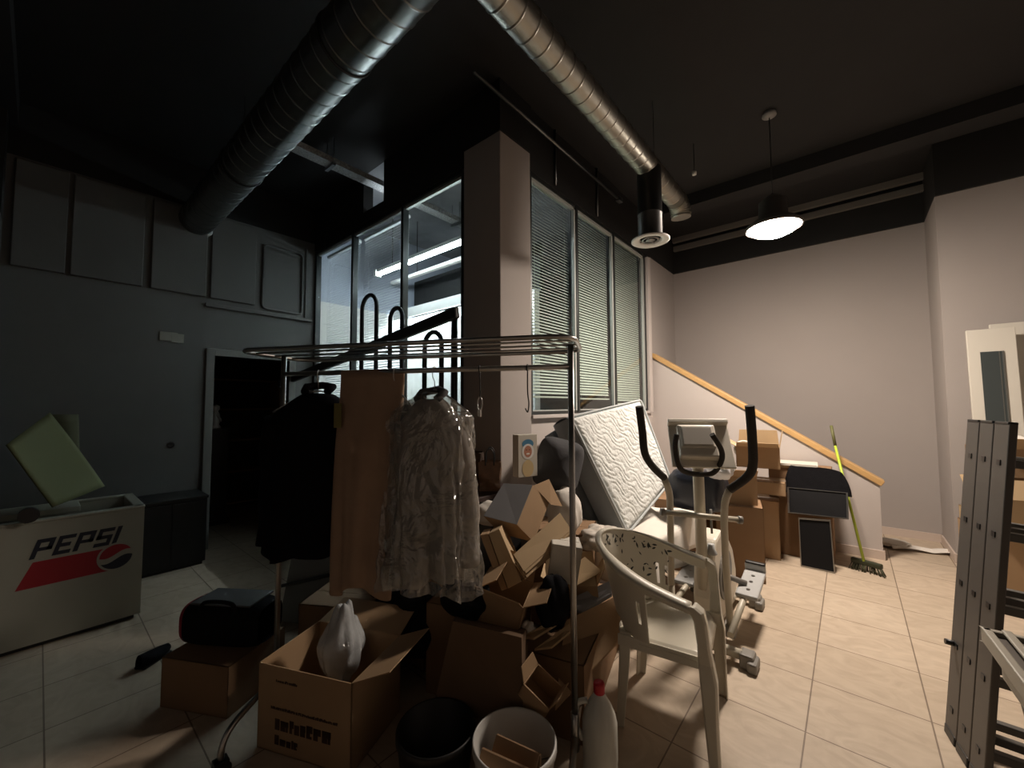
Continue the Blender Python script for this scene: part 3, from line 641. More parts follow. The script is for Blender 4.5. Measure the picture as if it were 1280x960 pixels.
# --- carton pile at the column foot
def cpx(label, x, y, D, size, rot, **k):
    """carton whose centre is seen at x, y at depth D"""
    R = Euler(rot).to_matrix() if not isinstance(rot, (int, float)) else Euler((0, 0, rot)).to_matrix()
    c = at(x, y, D=D) - R @ Vector((0, 0, size[2]/2)); return carton(label, c, size, rot, **k)
PB = Vector((-1.75, 1.95, 0))
carton('large brown carton supporting the heap beside the column', (-1.60, 1.62, 0), (0.46, 0.38, 0.46), 0.35, closed=True, tape=True, m=M_card3)
cpx('open carton with curved flap holding crumpled white paper', 628, 752, 1.98, (0.24, 0.22, 0.17), (0.1, 0.25, 0.45), flaps=(150, 40, 120, 140), m=M_card)
def slab(label, quad, ext, m, name='cardboard_box', cat='box', group=GP, part='body', extra=None):
    """tipped flat-sided carton: its seen face by corner directions and distances, and its thickness"""
    fq = [at(x, y, D=d) for x, y, d in quad]; bq = [at(x+ext[0], y+ext[1], D=d+ext[2]) for x, y, d in quad]
    t = thing(name, label, cat, sum(fq+bq, Vector())/8, 0, group)
    mm = m if isinstance(m, list) else [m, m]
    mb = MB(); mb.add(fq+bq, [(0, 1, 2, 3)], False, 0).add(fq+bq, [(7, 6, 5, 4), (0, 4, 5, 1), (1, 5, 6, 2), (2, 6, 7, 3), (3, 7, 4, 0)], False, 1)
    mb.build(part, mm, t, world=True, bevel=0.002)
    return t
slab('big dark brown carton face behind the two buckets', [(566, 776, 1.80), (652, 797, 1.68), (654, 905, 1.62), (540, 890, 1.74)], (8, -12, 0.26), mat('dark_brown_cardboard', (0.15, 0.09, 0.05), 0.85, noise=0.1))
t = slab('tilted carton with grey printed side on top of the heap', [(629, 604, 2.42), (666, 606, 2.40), (646, 656, 2.22), (604, 645, 2.26)], (21, 22, 0.04), [M_cardgrey, M_card])
f = [at(x, y, D=d) for x, y, d in ((667, 607, 2.41), (686, 599, 2.50), (702, 632, 2.48), (688, 630, 2.42))]
MB().add(f+[p+Vector((0.003, 0.002, -0.004)) for p in f], [(0, 1, 2, 3), (7, 6, 5, 4), (0, 4, 5, 1), (1, 5, 6, 2), (2, 6, 7, 3), (3, 7, 4, 0)]).build('flap', M_card, t, world=True)
slab('narrow flat carton leaning left of the other narrow one', [(600, 669, 2.12), (610, 667, 2.12), (634, 736, 2.00), (627, 739, 2.00)], (5, -7, 0.20), M_card)
slab('narrow flat carton leaning against the corrugated pile', [(611, 667, 2.11), (624, 661, 2.12), (652, 727, 2.02), (635, 736, 2.00)], (6, -8, 0.20), M_card2)
# corrugated stack, white carton and the open cartons beside it
t = thing('cardboard_stack', 'stack of flattened pale corrugated cardboard leaning on the heap', 'cardboard', at(680, 680, D=2.10))
for k in range(5):
    o_ = 2.6*k; j_ = (0, 3, 1, 4, 2)[k]
    q = [at(x+j_*0.5, y+o_, D=d) for x, y, d in ((642+j_*0.4, 693, 2.02), (700, 641, 2.26), (714, 662, 2.22), (655+j_*0.4, 714, 1.98))]
    nn = (q[1]-q[0]).cross(q[3]-q[0]).normalized(); nn = nn if nn.z < 0 else -nn
    MB().add(q+[p+nn*0.007 for p in q], [(0, 1, 2, 3), (7, 6, 5, 4), (0, 4, 5, 1), (1, 5, 6, 2), (2, 6, 7, 3), (3, 7, 4, 0)]).build('cardboard_sheet', M_card2, t, world=True)
cpx('white carton squeezed under the flattened corrugated stack', 704, 698, 2.16, (0.16, 0.14, 0.20), (0.1, 0.15, 0.7), closed=True, m=M_cardw)
t = cpx('open carton with raised flaps behind the right rack post', 724, 742, 2.28, (0.22, 0.20, 0.18), (0.05, -0.1, 0.5), flaps=(120, 150, 100, 60), m=M_card, m2=M_card2)
t = carton('long dark carton lying on the floor below the white chair', (-1.20, 1.98, 0), (0.30, 0.86, 0.34), (0.0, 0.0, 0.26), flaps=(None, None, None, None), closed=True, m=M_card3)
cpx('small open carton tipped towards the white bucket', 674, 866, 1.66, (0.13, 0.12, 0.10), (0.2, 0.5, 0.2), flaps=(100, 130, None, None), m=M_card)
o = crumple(at(660, 786, D=1.93), (0.035, 0.035, 0.03), 9, 0.8, 16).build('crumpled_paper', M_sheet); tag(o, 'crumpled white paper inside the curved flap carton', 'paper')
o = crumple(at(692, 752, D=2.0), (0.07, 0.10, 0.12), 12, 0.6, 18).build('cloth_bundle', M_dark); tag(o, 'dark cloth bundle stuffed between open cartons in the heap', 'cloth')
f = [at(x, y, D=d) for x, y, d in ((697, 720, 2.16), (731, 696, 2.24), (753, 714, 2.20), (713, 736, 2.12))]
MB().add(f+[p+Vector((0, 0, -0.004)) for p in f], [(0, 1, 2, 3), (7, 6, 5, 4), (0, 4, 5, 1), (1, 5, 6, 2), (2, 6, 7, 3), (3, 7, 4, 0)]).build('flap', M_card2, t, world=True)
slab('flattened grey carton panel lying over the heap by the post', [(697, 755, 2.10), (766, 724, 2.24), (764, 742, 2.20), (728, 764, 2.08)], (1, 4, 0.0), M_cardgrey, part='sheet', name='flattened_carton', cat='cardboard')
slab('loose tan flap piece on the carton with paper', [(651, 796, 1.86), (697, 771, 1.98), (699, 778, 1.96), (668, 797, 1.84)], (0, 3, 0.0), M_card2, part='sheet', name='flattened_carton', cat='cardboard')
slab('loose tan strip below the other loose flap piece', [(668, 811, 1.84), (712, 779, 1.96), (714, 788, 1.94), (690, 808, 1.82)], (0, 3, 0.0), M_card2, part='sheet', name='flattened_carton', cat='cardboard')
slab('broad flattened carton sloping down behind the right rack post', [(706, 776, 2.02), (776, 742, 2.22), (774, 800, 2.04), (694, 886, 1.72)], (0, 3, 0.0), M_card, part='sheet', name='flattened_carton', cat='cardboard')
o = crumple(at(582, 742, D=1.98), (0.13, 0.10, 0.11), 83, 0.4, 22).build('cloth_bundle', M_dark); tag(o, 'black cloth bundle on the big dark brown carton under the coats', 'cloth')
# dark cabinet against the column, bags on it
t = thing('cabinet', 'dark low cabinet at the column foot, under paper bags', 'cabinet', (-2.02, 1.98, 0), 0.0)
MB().bb((-0.24, -0.22, 0.04), (0.24, 0.22, 0.90)).build('body', M_blackp, t, bevel=0.006)
MB().bb((-0.26, -0.24, 0.90), (0.26, 0.24, 0.93)).build('top', mat('dark_maroon_top', (0.035, 0.018, 0.016), 0.5), t, bevel=0.004)
MB().bb((-0.22, -0.228, 0.08), (-0.005, -0.22, 0.86)).build('door', M_blackp, t); MB().bb((0.005, -0.228, 0.08), (0.22, -0.22, 0.86)).build('door', M_blackp, t)
MB().bb((-0.22, -0.2, 0), (0.22, 0.2, 0.04)).build('plinth', M_blackp, t)
def paper_bag(label, c, size, rot, m, handles=True, name='paper_bag'):
    sx, sy, sz = size; t = thing(name, label, 'bag', c, rot)
    vs = []; n = 6
    def f(u, v):
        k = u*4; e = int(k) % 4; q = k-int(k); c4 = [(-1, -1), (1, -1), (1, 1), (-1, 1)]
        a = Vector(c4[e]); b = Vector(c4[(e+1) % 4]); p = a.lerp(b, q)
        pin = 1-0.22*v*(1 if abs(p.x) > 0.98 and abs(p.y) < 0.5 else 0)
        return Vector((p.x*sx/2*pin+0.006*math.sin(9*u+5*v), p.y*sy/2+0.006*math.sin(7*v+11*u), v*sz*(1+0.02*math.sin(13*u))))
    MB().grid(f, 16, 8, False, True).bb((-sx/2, -sy/2, 0), (sx/2, sy/2, 0.004)).build('body', m, t, solid=0.0015)
    if handles:
        for s in (-1, 1):
            MB().tube(smooth_path([(-sx*0.2, s*sy/2, sz-0.02), (-sx*0.18, s*sy/2, sz+0.06), (0, s*sy/2, sz+0.09), (sx*0.18, s*sy/2, sz+0.06), (sx*0.2, s*sy/2, sz-0.02)], 5), 0.004, 6).build('handle', M_blackm, t)
    return t
M_bbag = mat('dark_brown_paper', (0.055, 0.032, 0.02), 0.7, bump=0.2, bscale=15)
paper_bag('dark brown paper bag with handles beside the column corner', (-2.08, 1.93, 0.93), (0.26, 0.13, 0.24), 0.6, M_bbag)
paper_bag('glossy brown bag beside the carton printed with a portrait', (-1.87, 1.98, 0.93), (0.14, 0.10, 0.19), 0.7, mat('mottled_brown_bag', (0.16, 0.09, 0.05), 0.3, noise=0.8, nscale=18, bump=0.4, bscale=20))
# small pale box printed with a smiling figure in a white hood
pb = at(660, 596, D=2.62)
t = thing('printed_box', 'small pale box printed with a figure in a white hood', 'box', pb, 1.25)
bw, bh = 0.15, 0.275
MB().bb((-bw/2, 0, 0), (bw/2, 0.07, bh)).build('body', M_cardw, t, bevel=0.002)
def disc(c, rx, rz, y, m, nm, a0=0, a1=2*PI, n=28):
    vs = [Vector((c[0]+rx*math.cos(a0+(a1-a0)*i/n), y, c[1]+rz*math.sin(a0+(a1-a0)*i/n))) for i in range(n)]
    MB().add(vs, [list(range(n))]).build(nm, m, t)
disc((0, 0.215), 0.045, 0.030, -0.0008, mat('print_blue', (0.06, 0.22, 0.38), 0.6), 'blue_cap')
disc((0.0, 0.165), 0.048, 0.050, -0.0012, mat('print_white', (0.8, 0.8, 0.78), 0.6), 'hood')
disc((0.0, 0.165), 0.031, 0.038, -0.0016, mat('print_skin', (0.50, 0.22, 0.14), 0.6), 'face')
disc((0.0, 0.150), 0.014, 0.006, -0.0020, mat('print_white2', (0.85, 0.8, 0.75), 0.6), 'smile')
disc((-0.012, 0.176), 0.004, 0.004, -0.0020, M_ink, 'eye'); disc((0.012, 0.176), 0.004, 0.004, -0.0020, M_ink, 'eye')
disc((0.0, 0.055), 0.045, 0.055, -0.0012, mat('print_cream', (0.62, 0.48, 0.26), 0.6), 'coat')
# grey cushion
def pillow(name, label, c, size, rot, m, group=None, seed=1):
    sx, sy, sz = size; rnd = random.Random(seed); ph = rnd.uniform(0, 6)
    def f(u, v):
        a = 2*PI*u; b = PI*(v-0.5); cb = math.cos(b)
        x = math.copysign(abs(math.cos(a))**0.45, math.cos(a))*cb**0.4; y = math.copysign(abs(math.sin(a))**0.45, math.sin(a))*cb**0.4
        z = math.sin(b)*(1-0.75*max(abs(x), abs(y))**3)
        return Vector((x*sx/2, y*sy/2, z*sz/2*(1+0.12*math.sin(5*x+3*y+ph))))
    o = MB().grid(f, 48, 24, True, True).build(name, m); o.location = c; o.rotation_euler = rot
    return tag(o, label, 'cushion', group)
M_cush = mat('charcoal_cushion_cloth', (0.075, 0.075, 0.08), 0.9, bump=0.15, bscale=60)
pillow('cushion', 'charcoal cushion propped between pale printed box and mattress', at(698, 580, D=2.75), (0.32, 0.36, 0.14), (1.2, 0.25, 0.55), M_cush)

# mattress leaning against the office wall
def on_plane(px, p0, n):
    d = RGT*(px[0]-640) + UPV*(480-px[1]) + FWD*FOC; e = Vector((0, 0, EYE)); return e + d*((p0-e).dot(n)/d.dot(n))
mn = Vector((0.90, -0.25, 0.36)).normalized(); mp0 = at(760, 580, D=3.05)
TL, TRc, BR, BL = [on_plane(q, mp0, mn) for q in ((713, 521), (801, 500), (839, 601), (785, 667))]
t = thing('mattress', 'quilted white mattress with grey sides leaning under the glass', 'mattress', (TL+TRc+BR+BL)/4)
def mq(u, v): return TL.lerp(TRc, u).lerp(BL.lerp(BR, u), v)
def mface(u, v):
    e = min(u, 1-u, v, 1-v); edge = min(1, e/0.05); 
    qd = min(1.0, abs(math.sin((u*15.0-v*13+0.45*math.sin(v*23+u*17)+0.3*math.sin(u*41-v*9))*PI)+0.30*math.sin(u*47+v*11)*math.sin(v*39)))
    return mq(u, v) + mn*(0.010*edge*(0.3+0.7*qd**0.5)+0.006*math.sin(u*9+v*4)*math.sin(v*8) - 0.02*(1-edge)**2)
M_quilt = mat('quilted_pale_blue_cloth', (0.72, 0.74, 0.72), 0.85, noise=0.10, nscale=26, bump=1.0, bscale=34)
MB().grid(mface, 150, 150).build('quilted_face', M_quilt, t, world=True)
M_mside = mat('grey_mattress_border', (0.24, 0.26, 0.27), 0.85, bump=0.2, bscale=30)
TH = 0.20
mb = MB()
def side(a, b):
    mb.grid(lambda u, v: a.lerp(b, u) - mn*(0.02+TH*v) + ((a+b)/2-(TL+TRc+BR+BL)/4).normalized()*(0.018*math.sin(PI*v)), 20, 8)
side(TL, TRc); side(TRc, BR); side(BR, BL); side(BL, TL)
mb.add([q-mn*(TH+0.02) for q in (TL, TRc, BR, BL)], [(0, 1, 2, 3)])
mb.build('border', M_mside, t, world=True)
lp = [TL, TRc, BR, BL]
MB().tube(rpath([lp[0].lerp(lp[1], 0.5)]+lp[1:]+[lp[0], lp[0].lerp(lp[1], 0.5)], 0.03)[:-1], 0.009, 8, closed=True).build('piping', mat('pale_piping', (0.5, 0.54, 0.55), 0.8), t, world=True)
# grey folded topper at its left
mp1 = mp0 - mn*0.26
c4 = [on_plane(q, mp1, mn) for q in ((690, 541), (722, 520), (792, 668), (745, 662))]
t2 = thing('foam_topper', 'slate grey folded topper leaning behind the quilted mattress', 'mattress topper', sum(c4, Vector())/4)
def tq(u, v): return c4[0].lerp(c4[1], u).lerp(c4[3].lerp(c4[2], u), v)
mb = MB().grid(lambda u, v: tq(u, v)+mn*(0.015*math.sin(PI*u)*math.sin(PI*min(1, v*1.2))+0.006*math.sin(11*v+4*u)), 16, 24)
mb.grid(lambda u, v: tq(u, v)-mn*0.10, 4, 4)
for e0, e1 in ((0, 1), (1, 2), (2, 3), (3, 0)): mb.grid(lambda u, v, e0=e0, e1=e1: c4[e0].lerp(c4[e1], u)-mn*0.10*v, 12, 3)
mb.build('slab', mat('slate_fabric', (0.15, 0.165, 0.175), 0.9, bump=0.3, bscale=25), t2, world=True)

# low bed base under a white sheet
t = thing('low_table', 'low table hidden under a white sheet behind the trainer', 'table', (-1.45, 3.1, 0))
MB().bb((-0.42, -0.52, 0.50), (0.36, 0.55, 0.55)).build('top', M_card3, t, bevel=0.004)
for sx in (-0.38, 0.32):
    for sy in (-0.48, 0.51): MB().bb((sx-0.025, sy-0.025, 0), (sx+0.025, sy+0.025, 0.50)).build('leg', M_card3, t)
def sheetf(u, v):
    x = -0.62+1.18*u; y = -0.70+1.36*v; ex = max(0, abs(x+0.03)-0.40); ey = max(0, abs(y-0.015)-0.54); e = max(ex, ey)
    z = 0.57+0.03*math.sin(4*x+2)*math.cos(3*y)+0.015*math.sin(13*x+7*y)+0.07*math.exp(-((x+0.05)**2+(y-0.2)**2)/0.06)
    cx = max(-0.44, min(0.40, x)); cy = max(-0.56, min(0.58, y))
    if e > 0.03: z -= (e-0.03)*1.7; cx += (0.05*math.sin(11*y)+0.02)*(1 if x > 0 else -1)*min(1, e*6)*(ex > 0); cy += 0.04*math.sin(12*x)*(1 if y > 0 else -1)*min(1, e*6)*(ey > 0)
    return Vector((-1.45+cx, 3.1+cy, z))
o = MB().grid(sheetf, 64, 64).build('white_sheet', M_sheet, solid=0.004); tag(o, 'crumpled white sheet draped over the low table', 'sheet')
o = crumple(at(752, 672, D=2.55), (0.13, 0.15, 0.06), 17, 0.8, 26).build('patterned_cloth', mat('speckled_cloth', (0.55, 0.50, 0.44), 0.9, noise=0.75, nscale=26)); tag(o, 'crumpled speckled cloth beside the mattress corner', 'cloth')
o = crumple(at(706, 640, D=2.62), (0.10, 0.12, 0.15), 23, 0.35, 22).build('white_bundle', M_sheet); tag(o, 'round white cloth bundle left of the quilted mattress', 'cloth')
o = crumple(at(612, 640, D=2.5), (0.11, 0.10, 0.07), 29, 0.5, 20).build('white_rag', M_sheet); tag(o, 'white rag poking out behind the grey coat film', 'cloth')
cpx('brown carton standing below the white bundle and mattress', 706, 712, 2.75, (0.40, 0.36, 0.60), 0.4, closed=True, m=M_card3)

# ================================================================== WHITE PLASTIC CHAIR
CH = Vector((-0.715, 2.055, 0)); t = thing('plastic_chair', 'white moulded plastic armchair with leaf print inside its back', 'chair', CH, -PI/2+0.157)
# local: +y = front
def shell_pt(u, v):
    ph = (u-0.5)*2*2.05                      # angle around the back, 0 = middle of the back
    top = 0.655+0.155*max(0.0, math.cos(ph*0.72))**1.4
    bot = 0.42
    flare = 0.02+0.045*v
    rx, ry = 0.215+flare, 0.20+flare
    x = math.sin(ph)*rx; y = -math.cos(ph)*ry
    if abs(ph) > PI/2: y = (abs(ph)-PI/2)*0.34; x = math.copysign(rx-0.0*(abs(ph)-PI/2), ph)
    return Vector((x, y-0.03-0.05*v*max(0, math.cos(ph)), bot+(top-bot)*v))
NU = 72
def skip(i, j):
    u = (i+0.5)/(NU-1); ph = (u-0.5)*4.1; v = (j+0.5)/15
    if abs(ph) > 1.50 and v < 0.80: return True                       # open below the arms
    if 1.20 < abs(ph) < 1.48 and 0.25 < v < 0.62 and (i % 3) == 1: return True   # side slots
    if abs(ph) < 0.78 and v < 0.16: return True                        # gap above the seat
    return False
MB().grid(shell_pt, NU, 16, skip=skip).build('backrest', M_wplast, t, solid=0.006, bevel=0.0015)
rim = [shell_pt(i/60, 1.0) for i in range(61)]
fr = []
for s_, e in ((-1, rim[0]), (1, rim[-1])):
    pass
def outward(p): q = Vector((p.x, p.y+0.03, 0)); return q.normalized()
mb = MB(); vs = []; 
for i, p in enumerate(rim):
    ph = (i/60-0.5)*4.1; wd = 0.022+0.022*min(1, max(0, abs(ph)-0.7)/0.5); o_ = outward(p) if abs(ph) < PI/2 else Vector((math.copysign(1, ph), 0, 0))
    vs += [p-o_*wd*0.45+Vector((0, 0, 0.002)), p+Vector((0, 0, 0.007)), p+o_*wd+Vector((0, 0, 0.0)), p+o_*wd+Vector((0, 0, -0.022)), p+o_*wd*0.8+Vector((0, 0, -0.022)), p+o_*wd*0.3+Vector((0, 0, -0.006)), p-o_*wd*0.45+Vector((0, 0, -0.006))]
fs = [(i*7+k, i*7+(k+1) % 7, (i+1)*7+(k+1) % 7, (i+1)*7+k) for i in range(60) for k in range(7)]
mb.add(vs, fs, True).add(vs[:7], [list(range(7))]).add(vs[-7:], [list(range(7))]); mb.build('arm_rim', M_wplast, t)
# seat pan with a front lip that rolls down
def seatf(u, v):
    x = -0.225+0.45*u; y = -0.215+0.41*v
    bx = 1-0.30*max(0, (0.35-v)/0.35)**2
    dip = 0.022*math.sin(PI*u)*math.sin(PI*min(1, v*1.05)); z = 0.425-dip
    if v > 0.84: z -= 0.055*((v-0.84)/0.16)**2; y -= 0.012*((v-0.84)/0.16)**2
    if u < 0.06 or u > 0.94: z -= 0.022
    return Vector((x*bx, y, z))
MB().grid(seatf, 34, 34).build('seat', M_wplast, t, solid=0.006)
mb = MB()
for s_ in (-1, 1): mb.box((s_*0.218, 0.0, 0.395), (0.008, 0.40, 0.05))
mb.box((0, -0.20, 0.395), (0.34, 0.008, 0.05)); mb.build('apron', M_wplast, t)
for s_ in (-1, 1):
    e = rim[-1] if s_ > 0 else rim[0]
    # front leg: arm support flowing into a wide tapered leg
    pts = [(Vector((s_*0.302, e.y-0.012, 0.664)), 0.06), (Vector((s_*0.304, e.y+0.018, 0.645)), 0.06), (Vector((s_*0.298, e.y+0.034, 0.60)), 0.05), (Vector((s_*0.282, e.y+0.042, 0.50)), 0.048), (Vector((s_*0.255, e.y+0.045, 0.42)), 0.058), (Vector((s_*0.258, e.y+0.055, 0.34)), 0.066), (Vector((s_*0.256, e.y+0.062, 0.15)), 0.052), (Vector((s_*0.255, e.y+0.07, 0.0)), 0.044)]
    mb = MB(); vs = []
    for p, wd in pts:
        vs += [p+Vector((0, -wd/2, 0)), p+Vector((s_*0.012, -wd/2+0.008, 0)), p+Vector((s_*0.014, wd/2-0.008, 0)), p+Vector((0, wd/2, 0)), p+Vector((-s_*wd*0.75, wd/2, 0)), p+Vector((-s_*wd*0.75, wd/2-0.007, 0)), p+Vector((-s_*0.007, wd/2-0.012, 0)), p+Vector((-s_*0.007, -wd/2, 0))]
    n = len(pts); mb.add(vs, [(i*8+k, i*8+(k+1) % 8, (i+1)*8+(k+1) % 8, (i+1)*8+k) for i in range(n-1) for k in range(8)] + [list(range(8)), list(range((n-1)*8, n*8))])
    mb.build('leg', M_wplast, t, bevel=0.003)
    pts = [(Vector((s_*0.19, -0.17, 0.43)), 0.06), (Vector((s_*0.195, -0.18, 0.25)), 0.052), (Vector((s_*0.20, -0.20, 0.0)), 0.042)]
    mb = MB(); vs = []
    for p, wd in pts:
        vs += [p+Vector((s_*0.02, wd/2, 0)), p+Vector((s_*0.026, -wd/3, 0)), p+Vector((0.0, -wd/2, 0)), p+Vector((-s_*wd*0.7, -wd/2, 0)), p+Vector((-s_*wd*0.7, -wd/2+0.007, 0)), p+Vector((s_*0.006, -wd/3+0.006, 0)), p+Vector((s_*0.012, wd/2, 0))]
    mb.add(vs, [(i*7+k, i*7+(k+1) % 7, (i+1)*7+(k+1) % 7, (i+1)*7+k) for i in range(2) for k in range(7)] + [list(range(7)), list(range(14, 21))])
    mb.build('leg', M_wplast, t, bevel=0.003)
# leaf print on the inside of the back
rnd = random.Random(3); mb = MB()
for k in range(64):
    u = 0.13+0.38*rnd.random(); v = 0.34+0.58*rnd.random() if k % 3 else 0.80+0.12*rnd.random()
    c = shell_pt(u, v); tu = (shell_pt(u+0.01, v)-c).normalized(); tv = (shell_pt(u, v+0.02)-c).normalized(); nn = tu.cross(tv).normalized()
    if nn.dot(Vector((0, 0.1, 0))-Vector((c.x, c.y, 0))) < 0: nn = -nn
    an = rnd.uniform(0, PI); L = rnd.uniform(0.016, 0.036); W = L*0.32; d1 = tu*math.cos(an)+tv*math.sin(an); d2 = -tu*math.sin(an)+tv*math.cos(an); c = c+nn*0.0045
    mb.add([c-d1*L*0.5, c-d1*L*0.15+d2*W*0.5, c+d1*L*0.2+d2*W*0.4, c+d1*L*0.5, c+d1*L*0.2-d2*W*0.4, c-d1*L*0.15-d2*W*0.5], [(0, 1, 2, 3, 4, 5)])
mb.build('leaf_print', mat('dark_leaf_print', (0.03, 0.035, 0.03), 0.6), t)

# ================================================================== ELLIPTICAL TRAINER
t = thing('elliptical_trainer', 'cream elliptical trainer with dark foam grips behind the chair', 'exercise machine', (-0.72, 3.0, 0))
TX = -0.745
def tb(name, pts, r, m, par=None, world=True, seg=14, **k): return MB().tube(pts, r, seg, **k).build(name, m, par or t, world=world)
mast_t = at(872, 577, X=TX); my = mast_t.y
tb('mast', [(TX, my+0.02, mast_t.z+0.06), (TX, my, mast_t.z), (TX, my+0.05, 0.35)], 0.040, M_cream, sx=0.8)
# console seen from behind
cc = at(872, 556, D=2.50)
con = thing('console', '', '', (0, 0, 0)); 
for k in ('label', 'category'): del con[k]
con.parent = t; con.matrix_basis = Matrix.LocRotScale(cc-Vector(t.location), Euler((-0.66, 0, 0.45)), None); con.location = cc-Vector(t.location); con.rotation_euler = (-0.66, 0, 0.45)
MB().box((0, 0, 0.02), (0.225, 0.05, 0.24)).box((0, -0.015, 0.045), (0.20, 0.035, 0.17)).build('shell', M_creamp, con, bevel=0.012)
MB().box((0.02, 0.03, 0.02), (0.36, 0.018, 0.33), taper=1.0).box((0.02, 0.01, 0.175), (0.36, 0.055, 0.03)).build('bookrest', M_creamp, con, bevel=0.006)
MB().box((0, -0.034, 0.045), (0.17, 0.004, 0.13)).build('rear_cover', mat('pale_grey_plastic', (0.52, 0.48, 0.42), 0.45), con, bevel=0.002)
# fixed inner handlebar
ih = [at(x, y, D=d) for x, y, d in ((846, 543, 2.42), (844, 560, 2.42), (849, 583, 2.43), (860, 591, 2.46), (880, 593, 2.46), (893, 590, 2.43), (902, 575, 2.40), (901, 561, 2.38), (890, 543, 2.36))]
tb('handlebar', smooth_path(ih, 6), 0.0155, M_foam)
# moving arms
for side_, pts_px in (('l', [(799, 508, 2.30), (803, 540, 2.32), (806, 566, 2.34), (815, 582, 2.38), (830, 597, 2.44)]), ('r', [(937, 507, 2.20), (940, 545, 2.22), (941, 580, 2.24), (934, 596, 2.27), (912, 612, 2.33)])):
    P = [at(x, y, D=d) for x, y, d in pts_px]
    g = tb('grip', smooth_path(P, 6), 0.0245 if side_ == 'r' else 0.022, M_foam)
    if side_ == 'l': Q = [P[-1], at(837, 615, D=2.47), at(838, 645, D=2.50), at(839, 730, D=2.56)]
    else: Q = [P[-1], at(906, 626, D=2.35), at(905, 650, D=2.38), at(907, 700, D=2.46), at(913, 783, D=2.52)]
    tb('arm', rpath(Q, 0.06), 0.0205, M_cream)
    if side_ == 'l': tb('arm_lower', [Q[-1], at(841, 800, D=2.62)], 0.0205, M_cream)
piv = [at(x, y, D=d) for x, y, d in ((828, 640, 2.47), (925, 650, 2.40))]
tb('pivot_bar', piv, 0.017, M_cream)
for p in piv: MB().tube([p+(piv[1]-piv[0]).normalized()*-0.012, p+(piv[1]-piv[0]).normalized()*0.012], 0.023, 16).build('pivot_cap', M_greyp, t, world=True)
# tension knob and cable on the mast
k0 = at(889, 655, D=2.5)
tb('knob_stem', [k0+Vector((0, 0, 0.09)), k0+Vector((0.0, 0.01, -0.06))], 0.007, M_greyp)
MB().lathe([(0, 0.03), (0.02, 0.03), (0.022, 0), (0.035, -0.02), (0.035, -0.03), (0, -0.03)], 20, at(889, 686, D=2.52)).build('knob', M_greyl, t, world=True)
# body housing with flywheel inside
hx = -0.66; prof = [(2.72, 0.12), (2.70, 0.30), (2.74, 0.52), (2.84, 0.63), (2.98, 0.66), (3.12, 0.60), (3.28, 0.46), (3.36, 0.30), (3.36, 0.14), (3.20, 0.08)]
mb = MB().prism([(y-3.0, z) for y, z in prof], (TX-0.055, 3.0, 0), (0, 1, 0), (0, 0, 1), (0.115, 0, 0)); mb.build('housing', M_creamp, t, world=True, bevel=0.02)
MB().lathe([(0.0, -0.07), (0.16, -0.07), (0.16, 0.07), (0, 0.07)], 36, (TX, 3.02, 0.36), False, Rx).lathe([(0.05, -0.078), (0.12, -0.078), (0.12, -0.07)], 36, (TX, 3.02, 0.36), False, Rx).lathe([(0.12, 0.07), (0.12, 0.078), (0.05, 0.078)], 36, (TX, 3.02, 0.36), False, Rx).build('flywheel', M_greyp, t, world=True)
# frame rails and stabilisers
tb('base_rail', [(TX+0.02, 2.66, 0.075), (TX+0.02, 3.50, 0.075)], 0.03, M_cream)
for y, xl, xr in ((2.67, -1.02, -0.50), (3.49, -0.98, -0.59)):
    st = tb('stabiliser', [(xl, y, 0.055), (xr, y, 0.055)], 0.028, M_cream)
    for x in (xl, xr):
        MB().box((x, y, 0.042), (0.075, 0.095, 0.084)).box((x+(0.03 if x > -0.8 else -0.03), y-0.012, 0.03), (0.05, 0.12, 0.06)).build('end_cap', M_greyp, st, world=True, bevel=0.014)
# pedals on their rails
for side_, x, y0, y1, z0, z1 in (('r', -0.575, 2.62, 3.42, 0.17, 0.30), ('l', -0.93, 2.66, 3.42, 0.20, 0.24)):
    tb('pedal_rail', [(x, y0, z0), (x, y1, z1)], 0.019, M_cream)
    c = Vector((x+0.02 if side_ == 'r' else x-0.02, y0+(y1-y0)*0.66, z0+(z1-z0)*0.66+0.03))
    pe = MB().box(c, (0.13, 0.34, 0.03), (0.16, 0, 0)).box(c+Vector((0, 0.165, 0.055)), (0.13, 0.02, 0.06), (0.16, 0, 0)).build('pedal', M_greyl, t, world=True, bevel=0.012)
    MB().box(c+Vector((0, 0.17, 0.08)), (0.124, 0.03, 0.035), (0.16, 0, 0)).build('toe_stop', M_blackp, pe, world=True, bevel=0.008)
    for k in (-0.1, 0, 0.08): MB().tube([c+Vector((0, k, 0.012+0.16*k)), c+Vector((0, k, 0.018+0.16*k))], 0.012, 14).build('screw', M_chrome, pe, world=True)
jr = at(913, 786, D=2.52)
MB().box(jr, (0.07, 0.09, 0.07), (0.2, 0, 0)).build('joint_cover', M_greyp, t, world=True, bevel=0.012)
tb('crank', [(TX, 3.02, 0.36), (-0.575, 3.10, 0.30)], 0.018, M_greyp)
tb('crank', [(TX, 3.02, 0.36), (-0.93, 2.94, 0.42)], 0.018, M_greyp)

